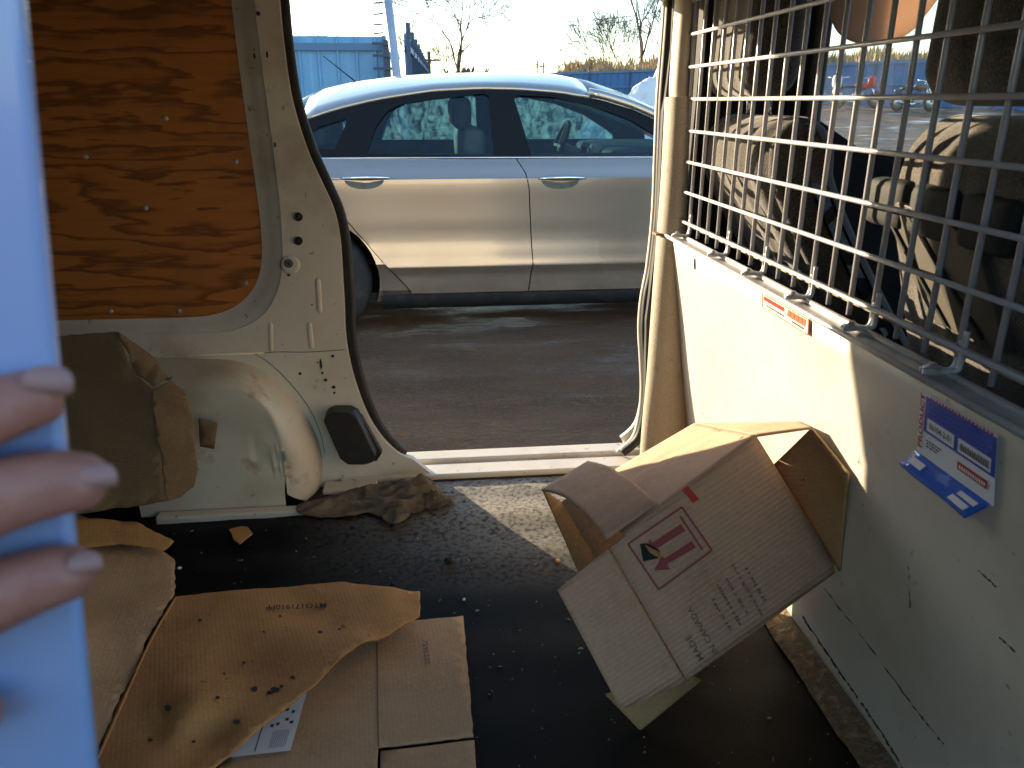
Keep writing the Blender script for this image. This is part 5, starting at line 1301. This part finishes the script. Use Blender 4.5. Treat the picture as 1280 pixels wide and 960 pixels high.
# ================================================================== FOREGROUND DOOR AND HAND
YD = .20
top_p, bot_p = at(22, 0, Y=YD), at(116, 960, Y=YD); dz = (bot_p - top_p)
tp = top_p - dz * 1.3; bp_ = bot_p + dz * 1.2
door_t = thing('sliding_door', 'glossy white door edge with sky blue tint, close up, gripped by fingers', 'door', (bp_.x - .2, YD + .02, bp_.z))
o = obj('door_skin', slab([[(tp.x, tp.z), (bp_.x, bp_.z), (bp_.x - .62, bp_.z), (tp.x - .62, tp.z)]], lambda u, v_, w: Vector((u, YD + w, v_)), .006), MT['door_sky_tint'], door_t); bevel(o, .0024, 4, 40); autosmooth(o, 60)
# hand: one skinned mesh, fingers over the front of the door edge, thumb behind it
hand = thing('person', 'bare hand reaching in with three fingers gripping the sky-tinted white door edge', 'person', (-.2, .19, .75))
def H(px, py, Y): return at(px, py, Y=Y)
YF = YD - .0085
chains = {
 'index': ([(-140, 560, YF - .006), (-50, 528, YF - .006), (15, 505, YF), (55, 494, YF + .001), (80, 489, YF + .003)], [.0105, .0088, .0078, .0070, .0058]),
 'middle': ([(-150, 680, YF - .008), (-55, 640, YF - .009), (30, 608, YF - .004), (95, 600, YF - .001), (138, 605, YF + .003)], [.0110, .0096, .0092, .0080, .0062]),
 'ring': ([(-150, 810, YF - .008), (-60, 770, YF - .009), (20, 733, YF - .004), (82, 714, YF - .001), (122, 714, YF + .003)], [.0110, .0096, .0092, .0078, .0060]),
 'little': ([(-170, 930, YF - .006), (-110, 925, YF - .008), (-60, 905, YF - .004), (-20, 893, YF), (4, 892, YF + .002)], [.0095, .0080, .0070, .0062, .0050]),
 'thumb': ([(-250, 560, YF + .01), (-160, 500, YD + .045), (-80, 470, YD + .046), (-30, 455, YD + .044)], [.0125, .0105, .0095, .0072])}
bm = bmesh.new(); sk = bm.verts.layers.skin.verify()
def addv(p, r): v_ = bm.verts.new(p); v_[sk].radius = (r, r); return v_
wrist = addv(H(-560, 800, YF + .01), .026); palm = addv(H(-400, 760, YF + .002), .026); bm.edges.new((wrist, palm))
fore = addv(H(-560, 800, YF + .01) + Vector((-.14, -.06, -.09)), .032); bm.edges.new((fore, wrist)); elb = addv(fore.co + Vector((-.10, -.12, -.12)), .04); bm.edges.new((elb, fore))
for nm, (pp, rr) in chains.items():
    prev = palm if nm != 'thumb' else wrist
    for (x, y, Y), r in zip(pp, rr):
        n_ = addv(H(x, y, Y), r * 1.1); bm.edges.new((prev, n_)); prev = n_
me = bpy.data.meshes.new('hand'); palm[sk].use_root = True; bm.to_mesh(me); bm.free()
ho = obj('hand', me, MT['skin'], hand, True)
ho.modifiers.new('skin', 'SKIN').use_smooth_shade = True; sd = ho.modifiers.new('subdivision', 'SUBSURF'); sd.levels = sd.render_levels = 2
def nail(px, py, Y, rx, rz, rot, yaw):
    p = at(px, py, Y=Y); bm = bmesh.new(); bmesh.ops.create_uvsphere(bm, u_segments=20, v_segments=12, radius=1)
    for v_ in bm.verts:
        c_ = v_.co; k = (abs(c_.x) ** 3 + abs(c_.z) ** 3) ** (1 / 3) or 1; q = math.hypot(c_.x, c_.z)
        v_.co = Vector((c_.x * q / k * rx if k else 0, c_.y * .0009 + .0026 * (c_.z ** 2), c_.z * q / k * rz))
    me = bm_mesh(bm); me.transform(Matrix.Translation(p) @ Matrix.Rotation(rot, 4, 'Y') @ Matrix.Rotation(yaw, 4, 'Z')); obj('fingernail', me, MT['nail'], ho, True)
nail(60, 480, YF - .0050, .0056, .0038, .12, .10); nail(122, 600, YF - .0050, .0046, .0036, .05, .25); nail(106, 709, YF - .0050, .0042, .0034, .0, .28)
# the hand's owner, out of frame, placed outside the near door to block skylight
bm = bmesh.new(); sk = bm.verts.layers.skin.verify()
def jt(p, r, r2=None, prev=None):
    v_ = bm.verts.new(p); v_[sk].radius = (r, r2 or r)
    if prev is not None: bm.edges.new((prev, v_))
    return v_
bxx, byy = .22, -.46
pel = jt((bxx, byy, .42), .17, .13); wai = jt((bxx, byy, .60), .16, .12, pel); che = jt((bxx, byy + .01, .80), .19, .13, wai); nk = jt((bxx, byy + .02, .97), .07, .07, che)
hd0 = jt((bxx, byy + .04, 1.06), .075, .085, nk); hd = jt((bxx, byy + .05, 1.17), .085, .095, hd0); jt((bxx, byy + .04, 1.25), .05, .06, hd)
for sg, el, wr in ((-1, (-.40, -.16, .60), (-.315, .06, .69)), (1, (.50, -.26, .66), (.22, -.12, .80))):
    sh = jt((bxx + sg * .20, byy, .88), .075, .075, che); e_ = jt(el, .055, .055, sh); m_ = jt(Vector(el).lerp(Vector(wr), .5), .048, .048, e_); jt(wr, .04, .04, m_)
    hp = jt((bxx + sg * .10, byy, .34), .10, .10, pel); kn = jt((bxx + sg * .11, byy + .02, -.04), .065, .065, hp); an_ = jt((bxx + sg * .12, byy - .01, -.40), .045, .045, kn); jt((bxx + sg * .12, byy + .12, -.46), .04, .035, an_)
pel[sk].use_root = True
me = bpy.data.meshes.new('body'); bm.to_mesh(me); bm.free()
bo = obj('body', me, mat('dark_work_clothes', (.035, .04, .05), [((.06, .06, .065), 8, .5, .75)], rough=.9), hand, True)
bo.modifiers.new('skin', 'SKIN').use_smooth_shade = True; sd = bo.modifiers.new('subdivision', 'SUBSURF'); sd.levels = sd.render_levels = 2
